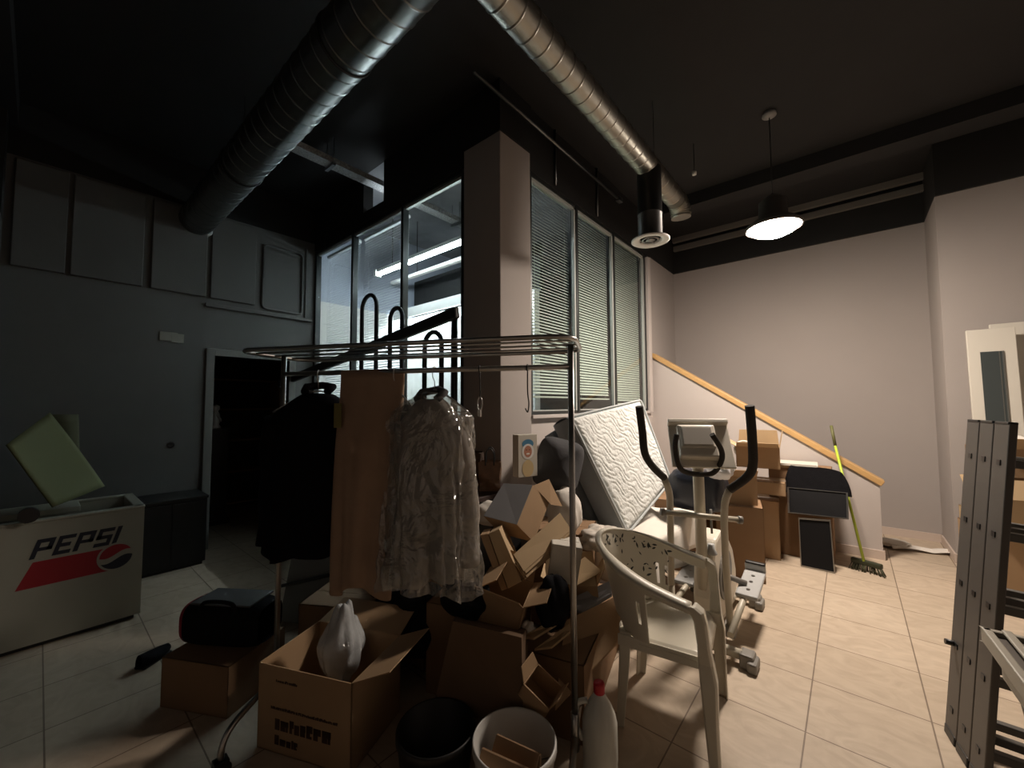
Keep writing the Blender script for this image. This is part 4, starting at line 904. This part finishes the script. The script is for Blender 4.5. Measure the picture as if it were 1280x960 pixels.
# ================================================================== BUCKETS, BOTTLE
def bucket(label, rim_px, D, dia, m, handle=True, name='bucket'):
    c = at(*rim_px, D=D); h = c.z; r = dia/2
    t = thing(name, label, 'bucket', (c.x, c.y, 0))
    MB().lathe([(0, 0.004), (r*0.80, 0.004), (r*0.84, 0.012), (r*0.985, h-0.035), (r*1.03, h-0.03), (r*1.03, h-0.006), (r*1.0, h), (r*0.965, h-0.004), (r*0.80, 0.02), (0, 0.016)], 48).build('body', m, t)
    if handle: MB().tube(arc((0, 0, h-0.03), r*1.06, PI*1.05, PI*1.95, 21, (0.8, 0.6, 0), Vector((0.35, -0.45, 0.8)).normalized()), 0.003, 6).build('handle', M_wire, t)
    return t, c, h
_, wc, wh = bucket('white plastic bucket holding brown card, beside the bottle', (643, 922), 1.46, 0.30, mat('white_bucket_plastic', (0.50, 0.49, 0.46), 0.4))
_, bc, bh_ = bucket('black plastic bucket on the floor left of white bucket', (545, 906), 1.58, 0.30, mat('black_bucket_plastic', (0.010, 0.010, 0.010), 0.5), False)
for k, (dx, dy, rz, lab) in enumerate(((0.0, -0.035, 0.25, 'nearer brown card piece in the white bucket'), (0.0, 0.025, 0.22, 'farther brown card piece in the white bucket'))):
    t = thing('card_piece', lab, 'cardboard', (wc.x+dx, wc.y+dy, 0.02), (0.12-0.06*k, 0.02, rz), 'card pieces in the white bucket')
    MB().box((0, 0, 0.12), (0.19-0.01*k, 0.012, 0.235)).build('sheet', M_card3, t); MB().box((0.0, -0.026, 0.225), (0.185-0.01*k, 0.055, 0.005), (0.75, 0, 0)).build('fold', M_card3, t)
bp = at(750, 930, D=1.55)
t = thing('bottle', 'white plastic jug with red cap beside the rack post', 'bottle', (bp.x, bp.y, 0), 0.6)
MB().lathe([(0, 0), (0.060, 0.0), (0.067, 0.012), (0.067, 0.10), (0.065, 0.12), (0.067, 0.14), (0.067, 0.27), (0.060, 0.30), (0.045, 0.335), (0.026, 0.365), (0.019, 0.375), (0.019, 0.39), (0, 0.39)], 40).build('body', mat('milky_plastic', (0.55, 0.55, 0.50), 0.3), t)
MB().lathe([(0, 0.415), (0.020, 0.415), (0.022, 0.41), (0.022, 0.378), (0.020, 0.376)], 24).build('cap', mat('red_cap', (0.45, 0.01, 0.02), 0.4), t)
MB().tube(smooth_path([(-0.045, 0.0, 0.345), (-0.085, 0, 0.33), (-0.092, 0, 0.26), (-0.066, 0, 0.20)], 5), 0.011, 10).build('handle', mat('milky_plastic', (0, 0, 0)), t)

# ================================================================== UNDER THE STAIRS
GS = 'cartons stacked at the stair wall'
def onfloor(x, y): p = at(x, y, Z=0); return Vector((p.x, p.y, 0))
q = onfloor(958, 694)
def cartonB(label, left, right, floor_y, D, zbase, h, depth, rot, **k):
    a = at(left, floor_y, D=D); b = at(right, floor_y, D=D); wd = (b-a).length
    c = (a+b)/2; n = Vector((-math.sin(rot), math.cos(rot), 0))
    return carton(label, (c.x+n.x*depth/2, c.y+n.y*depth/2, zbase), (wd*0.98, depth, h), rot, group=GS, **k)
cartonB('tall taped carton on the floor left of black panels', 925, 972, 692, 3.92, 0, 0.555, 0.32, 0.12, closed=True, tape=True, m=M_card)
carton('flat brown carton on top of the taped carton', at(957, 607, D=3.95)-Vector((0, 0, 0.06)), (0.33, 0.30, 0.12), 0.10, closed=True, m=M_card, group=GS, tape=True)
carton('open carton with raised flaps topping the stair wall stack', at(948, 580, D=3.95)-Vector((0, 0, 0.02)), (0.36, 0.30, 0.20), 0.12, flaps=(100, 150, 85, 160), m=M_card, m2=M_card2, group=GS)
carton('plain brown carton behind the right foam grip', at(917, 610, D=3.65)-Vector((0, 0, 0.14)), (0.32, 0.30, 0.27), 0.35, flaps=(None, 140, None, 150), m=M_card, group=GS)
def ring_print(t, sx, sy, sz):
    mb = MB()
    for cx, cz, r in ((-0.05, 0.13, 0.055), (0.03, 0.13, 0.05), (-0.01, 0.24, 0.05), (0.09, 0.2, 0.04)): 
        mb.tube(arc((cx, -sy/2, cz), r, 0.3, 5.6, 24, (1, 0, 0), (0, 0, 1)), 0.006, 5)
    for k in range(3): mb.bb((-0.12+0.07*k, -sy/2-0.001, sz*0.72), (-0.10+0.07*k, -sy/2+0.001, sz*0.9))
    mb.build('print', M_ink, t)
carton('orange brown carton with dark curly print beside the trainer', onfloor(915, 704)+Vector((-0.09, 0.0, 0)), (0.32, 0.36, 0.50), 0.95, flaps=(None, None, None, None), closed=True, m=mat('orange_cardboard', (0.46, 0.25, 0.10), 0.8, noise=0.06), group=GS, prints=lambda t, sx, sy, sz: ring_print(t, sx, sy, sz))
carton('brown carton under the dark blue bag behind the trainer', (-1.26, 3.98, 0), (0.42, 0.40, 0.62), 0.2, closed=True, m=M_card3, group=GS)
carton('second brown carton under the dark blue bag', (-0.80, 4.10, 0), (0.36, 0.36, 0.62), 0.2, closed=True, m=M_card3, group=GS)
p = at(930, 562, D=3.95)
t = thing('tape_ring', 'pale round tin lid standing in the open top carton', 'lid', p, (1.25, 0, 0.4))
MB().lathe([(0.075, -0.02), (0.09, -0.02), (0.09, 0.02), (0.075, 0.02), (0.075, -0.02)], 32).build('ring', M_cardw, t)
MB().lathe([(0, -0.003), (0.075, -0.003), (0.075, 0.003), (0, 0.003)], 32).build('disc', M_greyl, t)
M_navy = mat('dark_navy_nylon', (0.012, 0.015, 0.025), 0.35, bump=0.4, bscale=14)
o = crumple(at(872, 612, D=3.25), (0.225, 0.15, 0.165), 33, 0.22, 30, fn=lambda q, d: Vector((math.copysign(abs(q.x/0.225)**0.45, q.x)*0.215, math.copysign(abs(q.y/0.15)**0.6, q.y)*0.15, math.copysign(abs(q.z/0.165)**0.55, q.z)*0.16))).build('bin_bag', M_navy); tag(o, 'stuffed dark navy bag behind the trainer mast', 'bag')
o = crumple(at(900, 588, D=3.05), (0.09, 0.08, 0.065), 35, 0.5, 22).build('white_bag', mat('white_carrier_plastic', (0.7, 0.7, 0.72), 0.4)); tag(o, 'white carrier bag lying on the dark navy bag', 'bag')
# dark cased cabinet and the two framed black panels
cab0 = onfloor(980, 700); 
t = thing('tall_carton', 'tall brown carton with white board on top behind black panels', 'box', (-0.415, 5.06, 0), 0.0)
MB().bb((-0.25, -0.2, 0), (0.25, 0.2, 0.86)).build('body', M_card3, t, bevel=0.004)
MB().bb((-0.26, -0.21, 0.86), (0.0, 0.2, 0.885)).build('lid', M_card2, t)
t = thing('white_board_piece', 'thin white board lying on top of the tall carton', 'board', (-0.47, 5.05, 0.886), 0.06)
MB().bb((-0.20, -0.2, 0), (0.2, 0.15, 0.012)).build('board', M_cardw, t); MB().bb((-0.19, -0.21, 0), (0.19, -0.2, 0.02)).build('edge_strip', M_cardw, t)
def framed(label, quad, D, thick, rotz):
    a, b, c_, d = [at(x, y, Y=D_) for (x, y), D_ in zip(quad, D)]
    o = (a+b+c_+d)/4; t = thing('framed_panel', label, 'panel', o, 0, 'framed black panels')
    nn = (b-a).cross(d-a).normalized(); nn = nn if nn.dot(FWD) > 0 else -nn
    q = [a, b, c_, d]; MB().add(q+[p+nn*thick for p in q], [(0, 1, 2, 3), (7, 6, 5, 4), (0, 4, 5, 1), (1, 5, 6, 2), (2, 6, 7, 3), (3, 7, 4, 0)]).build('backing', M_blackp, t, world=True)
    iq = [p.lerp(o, 0.07) for p in q]
    mb = MB(); 
    for i in range(4):
        j = (i+1) % 4; f = [q[i], q[j], q[j].lerp(o, 0.06), q[i].lerp(o, 0.06)]
        mb.add([p-nn*0.012 for p in f]+[p+nn*0.004 for p in f], [(0, 1, 2, 3), (7, 6, 5, 4), (0, 4, 5, 1), (1, 5, 6, 2), (2, 6, 7, 3), (3, 7, 4, 0)])
    mb.build('frame', M_chrome, t, world=True)
    MB().add([p-nn*0.003 for p in iq], [(0, 1, 2, 3)]).build('face', mat('black_mesh_face', (0.005, 0.005, 0.006), 0.6, spec=0.2), t, world=True)
framed('lower upright black panel in thin silver frame on the floor', ((998, 647), (1038, 650), (1044, 717), (1001, 708)), (4.66, 4.66, 4.60, 4.60), 0.03, 0)
framed('upper wide black panel in thin silver frame above another', ((984, 609), (1060, 616), (1061, 649), (985, 641)), (4.80, 4.80, 4.72, 4.72), 0.03, 0)
t = thing('black_case', 'soft black case slumped on the tall carton behind panels', 'case', at(1020, 600, Y=4.86), 0.0)
MB().grid(lambda u, v: Vector((math.copysign(abs(math.cos(2*PI*u))**0.5, math.cos(2*PI*u))*(0.26-0.06*v*v), math.copysign(abs(math.sin(2*PI*u))**0.5, math.sin(2*PI*u))*0.06*(1-0.4*v), -0.13+0.24*v-0.03*v*math.cos(2*PI*u)+0.012*math.sin(9*u))), 40, 14, True, True).build('body', M_dark, t)
MB().tube([(-0.19, -0.02, 0.10), (0.2, -0.02, 0.075)], 0.012, 8).build('zip_edge', M_dark, t)
# green broom
t = thing('broom', 'bright green broom leaning on the stair wall', 'broom', (0.08, 4.86, 0))
b0 = at(1080, 702, Y=4.82); b1 = at(1044, 557, Y=5.14); b2 = at(1039, 532, Y=5.19)
MB().tube([b0, b1], 0.011, 10).build('stick', mat('lime_green_stick', (0.42, 0.55, 0.05), 0.4), t, world=True)
MB().tube([b1, b2], 0.013, 10).build('grip', mat('olive_grip', (0.10, 0.10, 0.03), 0.6), t, world=True)
MB().box((0.06, 4.83, 0.075), (0.22, 0.05, 0.045), (0, 0, -0.35)).build('brush_head', mat('dark_green_plastic', (0.025, 0.03, 0.012), 0.5), t, world=True, bevel=0.012)
mb = MB(); rnd = random.Random(8)
for k in range(90):
    s_ = rnd.uniform(-0.105, 0.105); w_ = rnd.uniform(-0.02, 0.02); p = Vector((0.06+s_*math.cos(0.35)+w_*math.sin(0.35), 4.83-s_*math.sin(0.35)+w_*math.cos(0.35), 0.06)); mb.tube([p, p+Vector((s_*0.25, w_*1.2-0.015, -0.058))], 0.003, 4)
o = mb.build('bristles', mat('bristle_olive', (0.06, 0.06, 0.03), 0.8), t, world=True); o['kind'] = 'stuff'
# crumpled white papers at the landing
p = at(1150, 689, Z=0)
t = thing('paper_sheets', 'crumpled white papers lying on the landing by the stair wall', 'paper', (p.x, p.y, 0), 0.3)
MB().grid(lambda u, v: Vector((-0.24+0.5*u, -0.07+0.14*v, 0.012+0.022*abs(math.sin(5*u+3*v))+0.05*max(0, 0.3-u)*math.sin(9*v))), 24, 10).build('sheet', M_sheet, t, solid=0.002)
o = crumple((-0.20, 0.06, 0.04), (0.13, 0.08, 0.035), 44, 0.9, 18).build('wrapper', M_sheet, t)

# ================================================================== RIGHT SIDE
# triple extension ladder
lx = 0.0; t = thing('ladder', 'folded triple aluminium ladder standing at the right', 'ladder', (0.305, 2.57, 0), (0, 0.095, 0.17))
LZ = 1.425
for k, y in enumerate((0.118, 0.0, -0.118)):
    st = thing('section', '', ''); 
    for kk in ('label', 'category'): del st[kk]
    st.parent = t; st.location = (0, 0, 0); st.matrix_basis = Matrix.Identity(4)
    for x in (lx, lx+0.42):
        MB().bb((x, y-0.056, 0.03), (x+0.024, y+0.056, LZ)).build('stile', M_alu, st, bevel=0.004)
        MB().bb((x-0.004, y-0.05, 0.0), (x+0.028, y+0.05, 0.04)).build('foot', M_blackp, st, bevel=0.004)
        MB().bb((x-0.002, y-0.05, LZ-0.004), (x+0.026, y+0.05, LZ+0.008)).build('end_plug', M_blackp, st, bevel=0.003)
    for r in range(5):
        z = 0.13+0.285*r
        if z > LZ-0.05: continue
        rg = MB().bb((lx+0.024, y-0.016, z-0.016), (lx+0.42, y+0.016, z+0.016)).bb((lx+0.024, y-0.017, z+0.008), (lx+0.42, y+0.017, z+0.014)).build('rung', M_alud, st, bevel=0.005)
        MB().bb((lx-0.003, y-0.013, z-0.011), (lx+0.001, y+0.013, z+0.011)).build('rivet', M_blackp, rg)
MB().tube([(lx-0.03, 0.14, 0.415), (lx+0.02, 0.14, 0.415)], 0.012, 12).build('stop_bolt', M_blackp, t)
# two white door leaves leaning on the right wall
def leaf(label, x0, x1, ytop, yb, z1, strip):
    t = thing('door_leaf', label, 'door', ((x0+x1)/2, yb, 0), 0, 'door leaves at the right wall')
    R = Euler((-math.atan2(0.16, z1), 0, 0)).to_matrix().to_4x4()
    t.rotation_euler = (-math.atan2(yb-0.0 - (yb-0.16), z1), 0, 0); t.matrix_basis = Matrix.LocRotScale(t.location, t.rotation_euler, None)
    wd = x1-x0
    MB().bb((-wd/2, 0, 0), (wd/2, 0.035, z1)).build('panel', mat('white_door_paint', (0.62, 0.59, 0.52), 0.5), t, bevel=0.004)
    if strip:
        MB().bb((-wd*0.24, -0.004, z1*0.40), (wd*0.2, 0.002, z1*0.905)).build('glass_strip', mat('smoked_glass', (0.055, 0.065, 0.065), 0.2), t)
        MB().bb((wd*0.2, -0.008, z1*0.40), (wd*0.235, 0.004, z1*0.905)).bb((wd*0.135, -0.006, z1*0.40), (wd*0.155, 0.002, z1*0.905)).build('strip_edge', mat('strip_dark', (0.10, 0.10, 0.09), 0.4), t)
    return t
a = at(1208, 412, Y=5.40); b = at(1270, 404, Y=5.40); print('leaf', a, b)
leaf('white door leaf with smoked glass strip, nearest the corner', a.x, b.x, 0, 5.40-0.13, a.z, True)
a2 = at(1238, 404, Y=5.52)
leaf('plain white door leaf behind the one with glass strip', a2.x, a2.x+0.75, 0, 5.53-0.13, a2.z, False)
# cartons behind the ladder
GR = 'cartons behind the ladder'
def cr(label, x, y, D, size, rot, **k):
    c = at(x, y, D=D); return carton(label, (c.x, c.y, k.pop('z')), size, rot, group=GR, **k)
cr('tall carton on the floor seen between the ladder rungs', 1262, 700, 3.0, (0.42, 0.40, 0.56), 0.1, z=0.0, closed=True, m=M_card)
cr('pale tall carton beside the ladder stile on the floor', 1246, 700, 3.25, (0.30, 0.30, 0.62), 0.2, z=0.0, closed=True, m=M_card2)
cr('open carton with raised flap behind the ladder middle', 1268, 672, 2.95, (0.34, 0.30, 0.24), 0.35, z=0.565, flaps=(None, None, 130, 60), m=M_card2)
cr('topmost carton behind the ladder below the door leaf', 1265, 600, 3.15, (0.36, 0.34, 0.22), 0.3, z=0.93, flaps=(110, None, None, 150), m=M_card, m2=M_card2)
cr('carton carrying the topmost one behind the ladder', 1268, 640, 3.15, (0.36, 0.32, 0.925), 0.1, z=0.0, closed=True, m=M_card3)
o = crumple(at(1262, 553, D=3.15), (0.14, 0.10, 0.05), 61, 0.6, 20).build('white_wrap', M_sheet); tag(o, 'crumpled white wrapping on the topmost carton by the ladder', 'wrapping')
o = crumple(at(1262, 637, D=2.95), (0.12, 0.10, 0.06), 63, 0.9, 18).build('dark_netting', mat('mottled_netting', (0.16, 0.11, 0.07), 0.9, noise=0.8, nscale=25)); tag(o, 'mottled brown netting in the open carton by the ladder', 'netting')
# small folding table at bottom right
TC = at(1234, 786, Z=0.735); TE = at(1285, 852, Z=0.735); tr = math.atan2((TE-TC).y, (TE-TC).x)
t = thing('folding_table', 'pale folding table with black legs at lower right edge', 'table', (TC.x, TC.y, 0), tr)
L_ = 0.75; W_ = 0.45
print('table', TC, TE, tr)
MB().bb((0, 0, 0.69), (L_, W_, 0.72)).build('top', mat('dark_tabletop', (0.10, 0.085, 0.07), 0.5), t, bevel=0.004)
mb = MB().bb((-0.012, -0.012, 0.685), (L_+0.012, 0.012, 0.735)).bb((-0.012, W_-0.012, 0.685), (L_+0.012, W_+0.012, 0.735)).bb((-0.012, -0.012, 0.685), (0.012, W_+0.012, 0.735)).bb((L_-0.012, -0.012, 0.685), (L_+0.012, W_+0.012, 0.735))
mb.bb((0, 0.03, 0.735), (L_, 0.055, 0.745)); mb.build('rim', mat('pale_rim', (0.36, 0.33, 0.27), 0.45), t, bevel=0.006)
MB().bb((0.03, 0.02, 0.60), (L_-0.03, 0.045, 0.685)).bb((0.03, W_-0.045, 0.60), (L_-0.03, W_-0.02, 0.685)).build('apron', mat('pale_rim', (0, 0, 0)), t)
for y in (0.05, W_-0.05):
    for x0, x1 in ((0.08, L_-0.12), (L_-0.12, 0.08)):
        d = Vector((x1-x0, 0, 0.66)); MB().box((L_/2-0.02, y+(0.012 if x0 < x1 else -0.012), 0.345), (0.035, 0.018, d.length), (0, math.atan2(d.x, d.z), 0)).build('leg', M_blackp, t, bevel=0.003)

# ================================================================== LEFT SIDE, IN THE DARK
# drinks cooler
CX = -3.92; y0 = at(0, 822, Z=0).y; y1 = at(176, 770, Z=0).y; yl = -0.24
zt = at(182, 634, X=CX).z; y1 = at(178, 700, X=CX).y
t = thing('drinks_cooler', 'white chest drinks cooler with red and black lettering', 'cooler', (CX-0.32, (yl+y1)/2, 0))
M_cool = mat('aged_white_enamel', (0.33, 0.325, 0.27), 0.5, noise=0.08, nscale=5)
mb = MB()
x0 = CX-0.62
mb.bb((x0, yl, 0.03), (CX, y1, 0.09)).bb((CX-0.05, yl, 0.09), (CX, y1, zt)).bb((x0, yl, 0.09), (x0+0.05, y1, zt)).bb((x0+0.05, yl, 0.09), (CX-0.05, yl+0.05, zt)).bb((x0+0.05, y1-0.05, 0.09), (CX-0.05, y1, zt)).bb((x0+0.05, yl+0.05, 0.30), (CX-0.05, y1-0.05, 0.34))
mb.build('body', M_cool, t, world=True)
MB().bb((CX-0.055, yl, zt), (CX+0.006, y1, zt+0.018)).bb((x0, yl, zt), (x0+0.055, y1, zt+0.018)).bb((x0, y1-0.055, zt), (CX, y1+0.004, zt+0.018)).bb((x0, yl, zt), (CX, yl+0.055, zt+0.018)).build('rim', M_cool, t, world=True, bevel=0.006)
MB().bb((x0+0.03, yl+0.03, 0), (CX-0.03, y1-0.03, 0.03)).build('plinth', M_blackp, t, world=True)
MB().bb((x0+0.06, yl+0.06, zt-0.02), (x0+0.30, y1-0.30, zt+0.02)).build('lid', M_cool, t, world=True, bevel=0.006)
lt = at(36, 643, X=CX); MB().tube([(CX-0.002, lt.y, lt.z), (CX+0.05, lt.y, lt.z)], 0.045, 20).build('latch', M_blackp, t, world=True)
# lettering: skewed block letters, straight on the enamel
def yz(px, py): p = at(px, py, X=CX+0.001); return p.y, p.z
(bl_y, bl_z), (tr_y, tr_z) = yz(36, 694), yz(168, 657)
(_, tl_z), (_, br_z) = yz(45, 672), yz(160, 682)
LW = (tr_y-bl_y); LH = 0.115; base_z = (bl_z+br_z)/2
GL = {'P': [(0, 0, 0.28, 1), (0.28, 0.8, 1, 1), (0.72, 0.4, 1, 0.8), (0.28, 0.38, 1, 0.56)],
      'E': [(0, 0, 0.28, 1), (0.28, 0.8, 1, 1), (0.28, 0.4, 0.85, 0.6), (0.28, 0, 1, 0.2)],
      'S': [(0, 0.8, 1, 1), (0, 0.42, 0.28, 0.8), (0, 0.4, 1, 0.6), (0.72, 0.2, 1, 0.42), (0, 0, 1, 0.2)],
      'I': [(0, 0, 1, 1)]}
M_navyp = mat('navy_lettering', (0.010, 0.014, 0.028), 0.5); M_redp = mat('red_lettering', (0.30, 0.010, 0.018), 0.5)
x_ = 0.0; sk = 0.28*LH
for ch, wd in zip('PEPSI', (0.21, 0.20, 0.21, 0.20, 0.06)):
    mb = MB()
    for a_, b_, c_, d_ in GL[ch]:
        def Q(u, v): return (CX+0.0015, bl_y+(x_+u*wd*0.86)*LW*0.93+sk*v, base_z+v*LH)
        q = [Q(a_, b_), Q(c_, b_), Q(c_, d_), Q(a_, d_)]
        mb.add(q+[(p[0]-0.002, p[1], p[2]) for p in q], [(0, 1, 2, 3), (7, 6, 5, 4), (0, 4, 5, 1), (1, 5, 6, 2), (2, 6, 7, 3), (3, 7, 4, 0)])
    mb.build('letter', M_navyp, t, world=True); x_ += wd
gy, gz = yz(145, 697); gr = 0.082
b0y, b0z = yz(20, 736); b1y, b1z = yz(128, 712)
bt = base_z-0.02; bb_ = bt-0.155
MB().prism([(b0y-0.005, bb_), (gy, bb_), (gy, bt), (b0y+0.06, bt)], (CX+0.0005, 0, 0), (0, 1, 0), (0, 0, 1), (-0.002, 0, 0)).build('red_band', M_redp, t, world=True)
gz = (bt+bb_)/2+0.01
def halfdisc(nm, r, m, x, fn):
    n = 40; vs = [Vector((x, gy+r*math.cos(2*PI*i/n), gz+r*math.sin(2*PI*i/n))) for i in range(n)]
    vs = [fn(v) for v in vs]; MB().add(vs, [list(range(n))]).build(nm, m, t, world=True)
halfdisc('globe_ring', gr+0.012, M_cool, CX+0.0022, lambda v: v)
wave = lambda y: 0.022*math.sin((y-gy)/gr*2.4)
halfdisc('globe_top', gr, M_redp, CX+0.0030, lambda v: Vector((v.x, v.y, max(v.z, gz+0.018+wave(v.y)))))
halfdisc('globe_bottom', gr, M_navyp, CX+0.0030, lambda v: Vector((v.x, v.y, min(v.z, gz-0.018+wave(v.y)))))
# yellow green foam sheet leaning in the cooler
f = [at(x, y, X=xx) for (x, y), xx in zip(((8, 556), (62, 516), (130, 608), (66, 634)), (-4.15, -4.4, -4.28, -4.02))]
t = thing('foam_sheet', 'pale yellow green sheet propped on top of the cooler', 'sheet', sum(f, Vector())/4)
def fq(u, v): return f[0].lerp(f[1], u).lerp(f[3].lerp(f[2], u), v)
nn = (f[1]-f[0]).cross(f[3]-f[0]).normalized()
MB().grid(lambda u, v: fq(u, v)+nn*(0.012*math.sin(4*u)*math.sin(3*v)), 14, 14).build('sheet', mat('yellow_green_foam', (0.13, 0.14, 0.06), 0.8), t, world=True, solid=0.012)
g = [at(x, y, X=-4.42) for x, y in ((64, 518), (98, 518), (100, 600), (80, 606))]
t = thing('card_sheet', 'dull olive card standing behind the yellow green sheet', 'sheet', sum(g, Vector())/4)
MB().grid(lambda u, v: g[0].lerp(g[1], u).lerp(g[3].lerp(g[2], u), v)+Vector((0.02*math.sin(3*u), 0, 0)), 10, 10).build('sheet', mat('olive_card', (0.10, 0.105, 0.06), 0.8), t, world=True, solid=0.006)
# black low unit against the left wall
t = thing('black_unit', 'black low unit against the left wall beside the doorway', 'cabinet', (-4.98, 0.82, 0))
MB().bb((-0.22, -0.26, 0.03), (0.22, 0.26, 0.62)).build('body', M_blackp, t, bevel=0.006)
MB().bb((-0.23, -0.27, 0.62), (0.23, 0.27, 0.645)).build('top', M_blackp, t, bevel=0.004)
MB().bb((0.22, -0.25, 0.06), (0.228, -0.005, 0.60)).build('door', M_blackp, t); MB().bb((0.22, 0.005, 0.06), (0.228, 0.25, 0.60)).build('door', M_blackp, t)
MB().bb((-0.2, -0.24, 0), (0.2, 0.24, 0.03)).build('plinth', M_blackp, t)
# switch plate and hole in the left wall
p = at(214, 421, X=-5.22)
t = thing('switch_plate', 'pale cable cover plate high on the dark left wall', 'switch plate', p)
MB().bb((0, -0.09, -0.045), (0.012, 0.05, 0.045)).build('plate', mat('pale_plate', (0.25, 0.245, 0.21), 0.6), t, bevel=0.003); MB().bb((0, 0.0, -0.055), (0.013, 0.10, 0.035)).build('cover', mat('pale_plate', (0, 0, 0)), t, bevel=0.003)
p = at(213, 556, X=-5.22)
t = thing('wall_socket', 'small dark round socket on the left wall by the doorway', 'socket', p)
MB().lathe([(0, 0.0), (0.03, 0.0), (0.03, 0.012), (0.02, 0.014), (0, 0.010)], 20, (0, 0, 0), False, Rx).build('cover', M_blackp, t)
# things in the dark back room
t = thing('shelf_unit', 'dark shelving seen dimly through the doorway', 'shelf', (-7.05, 1.9, 0))
for y in (-0.55, 0.55): MB().bb((-0.2, y-0.015, 0), (0.2, y+0.015, 1.9)).build('side_panel', M_card3, t)
for z in (0.1, 0.55, 1.0, 1.45, 1.88): MB().bb((-0.2, -0.535, z-0.012), (0.2, 0.535, z+0.012)).build('shelf', M_card3, t)
p = at(270, 520, X=-6.3)
t = thing('figurine', 'small white figurine on a stand just inside the doorway', 'figurine', (p.x, p.y, p.z-0.16))
MB().lathe([(0, 0), (0.06, 0), (0.055, 0.02), (0.035, 0.05), (0.05, 0.11), (0.04, 0.19), (0.022, 0.22), (0.04, 0.255), (0.036, 0.29), (0.0, 0.31)], 20).build('body', M_white, t)
MB().tube([(0.03, 0, 0.18), (0.07, 0.03, 0.12), (0.05, 0.04, 0.09)], 0.014, 8).build('arm', M_white, t)
t = thing('pedestal', 'dark pedestal carrying the white figurine behind the doorway', 'pedestal', (p.x, p.y, 0))
MB().bb((-0.15, -0.15, 0), (0.15, 0.15, 0.06)).bb((-0.12, -0.12, 0.06), (0.12, 0.12, p.z-0.18)).bb((-0.15, -0.15, p.z-0.18), (0.15, 0.15, p.z-0.16)).build('body', M_blackp, t)
# grey flat panel and dark tube lying behind the rack
t = thing('grey_panel', 'pale grey board leaning in the dark behind the jacket', 'board', (at(392, 722, D=2.75).x, at(392, 722, D=2.75).y, 0.0), (-0.25, 0.0, 0.5))
MB().bb((-0.26, -0.01, 0.0), (0.26, 0.01, 0.46)).build('board', mat('dull_grey_board', (0.20, 0.21, 0.21), 0.6), t, bevel=0.003)
MB().tube([(-0.3, -0.03, 0.22), (0.3, -0.03, 0.38)], 0.012, 8).build('edge_tube', M_blackp, t)
o = crumple(at(520, 770, D=2.3), (0.24, 0.17, 0.20), 71, 0.4, 24).build('bin_bag', M_dark); tag(o, 'stuffed black bag on the floor behind the hanging coats', 'bag')
o = crumple(at(470, 765, D=2.4)-Vector((0, 0, 0.05)), (0.20, 0.15, 0.12), 73, 0.4, 24).build('bin_bag', M_dark); tag(o, 'flat black bag in the dark behind the open carton', 'bag')
carton('tall added light blocker carton hidden behind the hanging coats', (-2.14, 1.58, 0), (0.52, 0.26, 1.38), 0.0, closed=True, m=M_card3, group='cartons at the rack foot')  # unseen carton added to keep lamp light off the left floor and cooler
carton('brown carton in the dark behind the open carton', (-2.42, 1.28, 0), (0.42, 0.34, 0.34), 0.55, closed=True, m=M_card3, group='cartons at the rack foot')
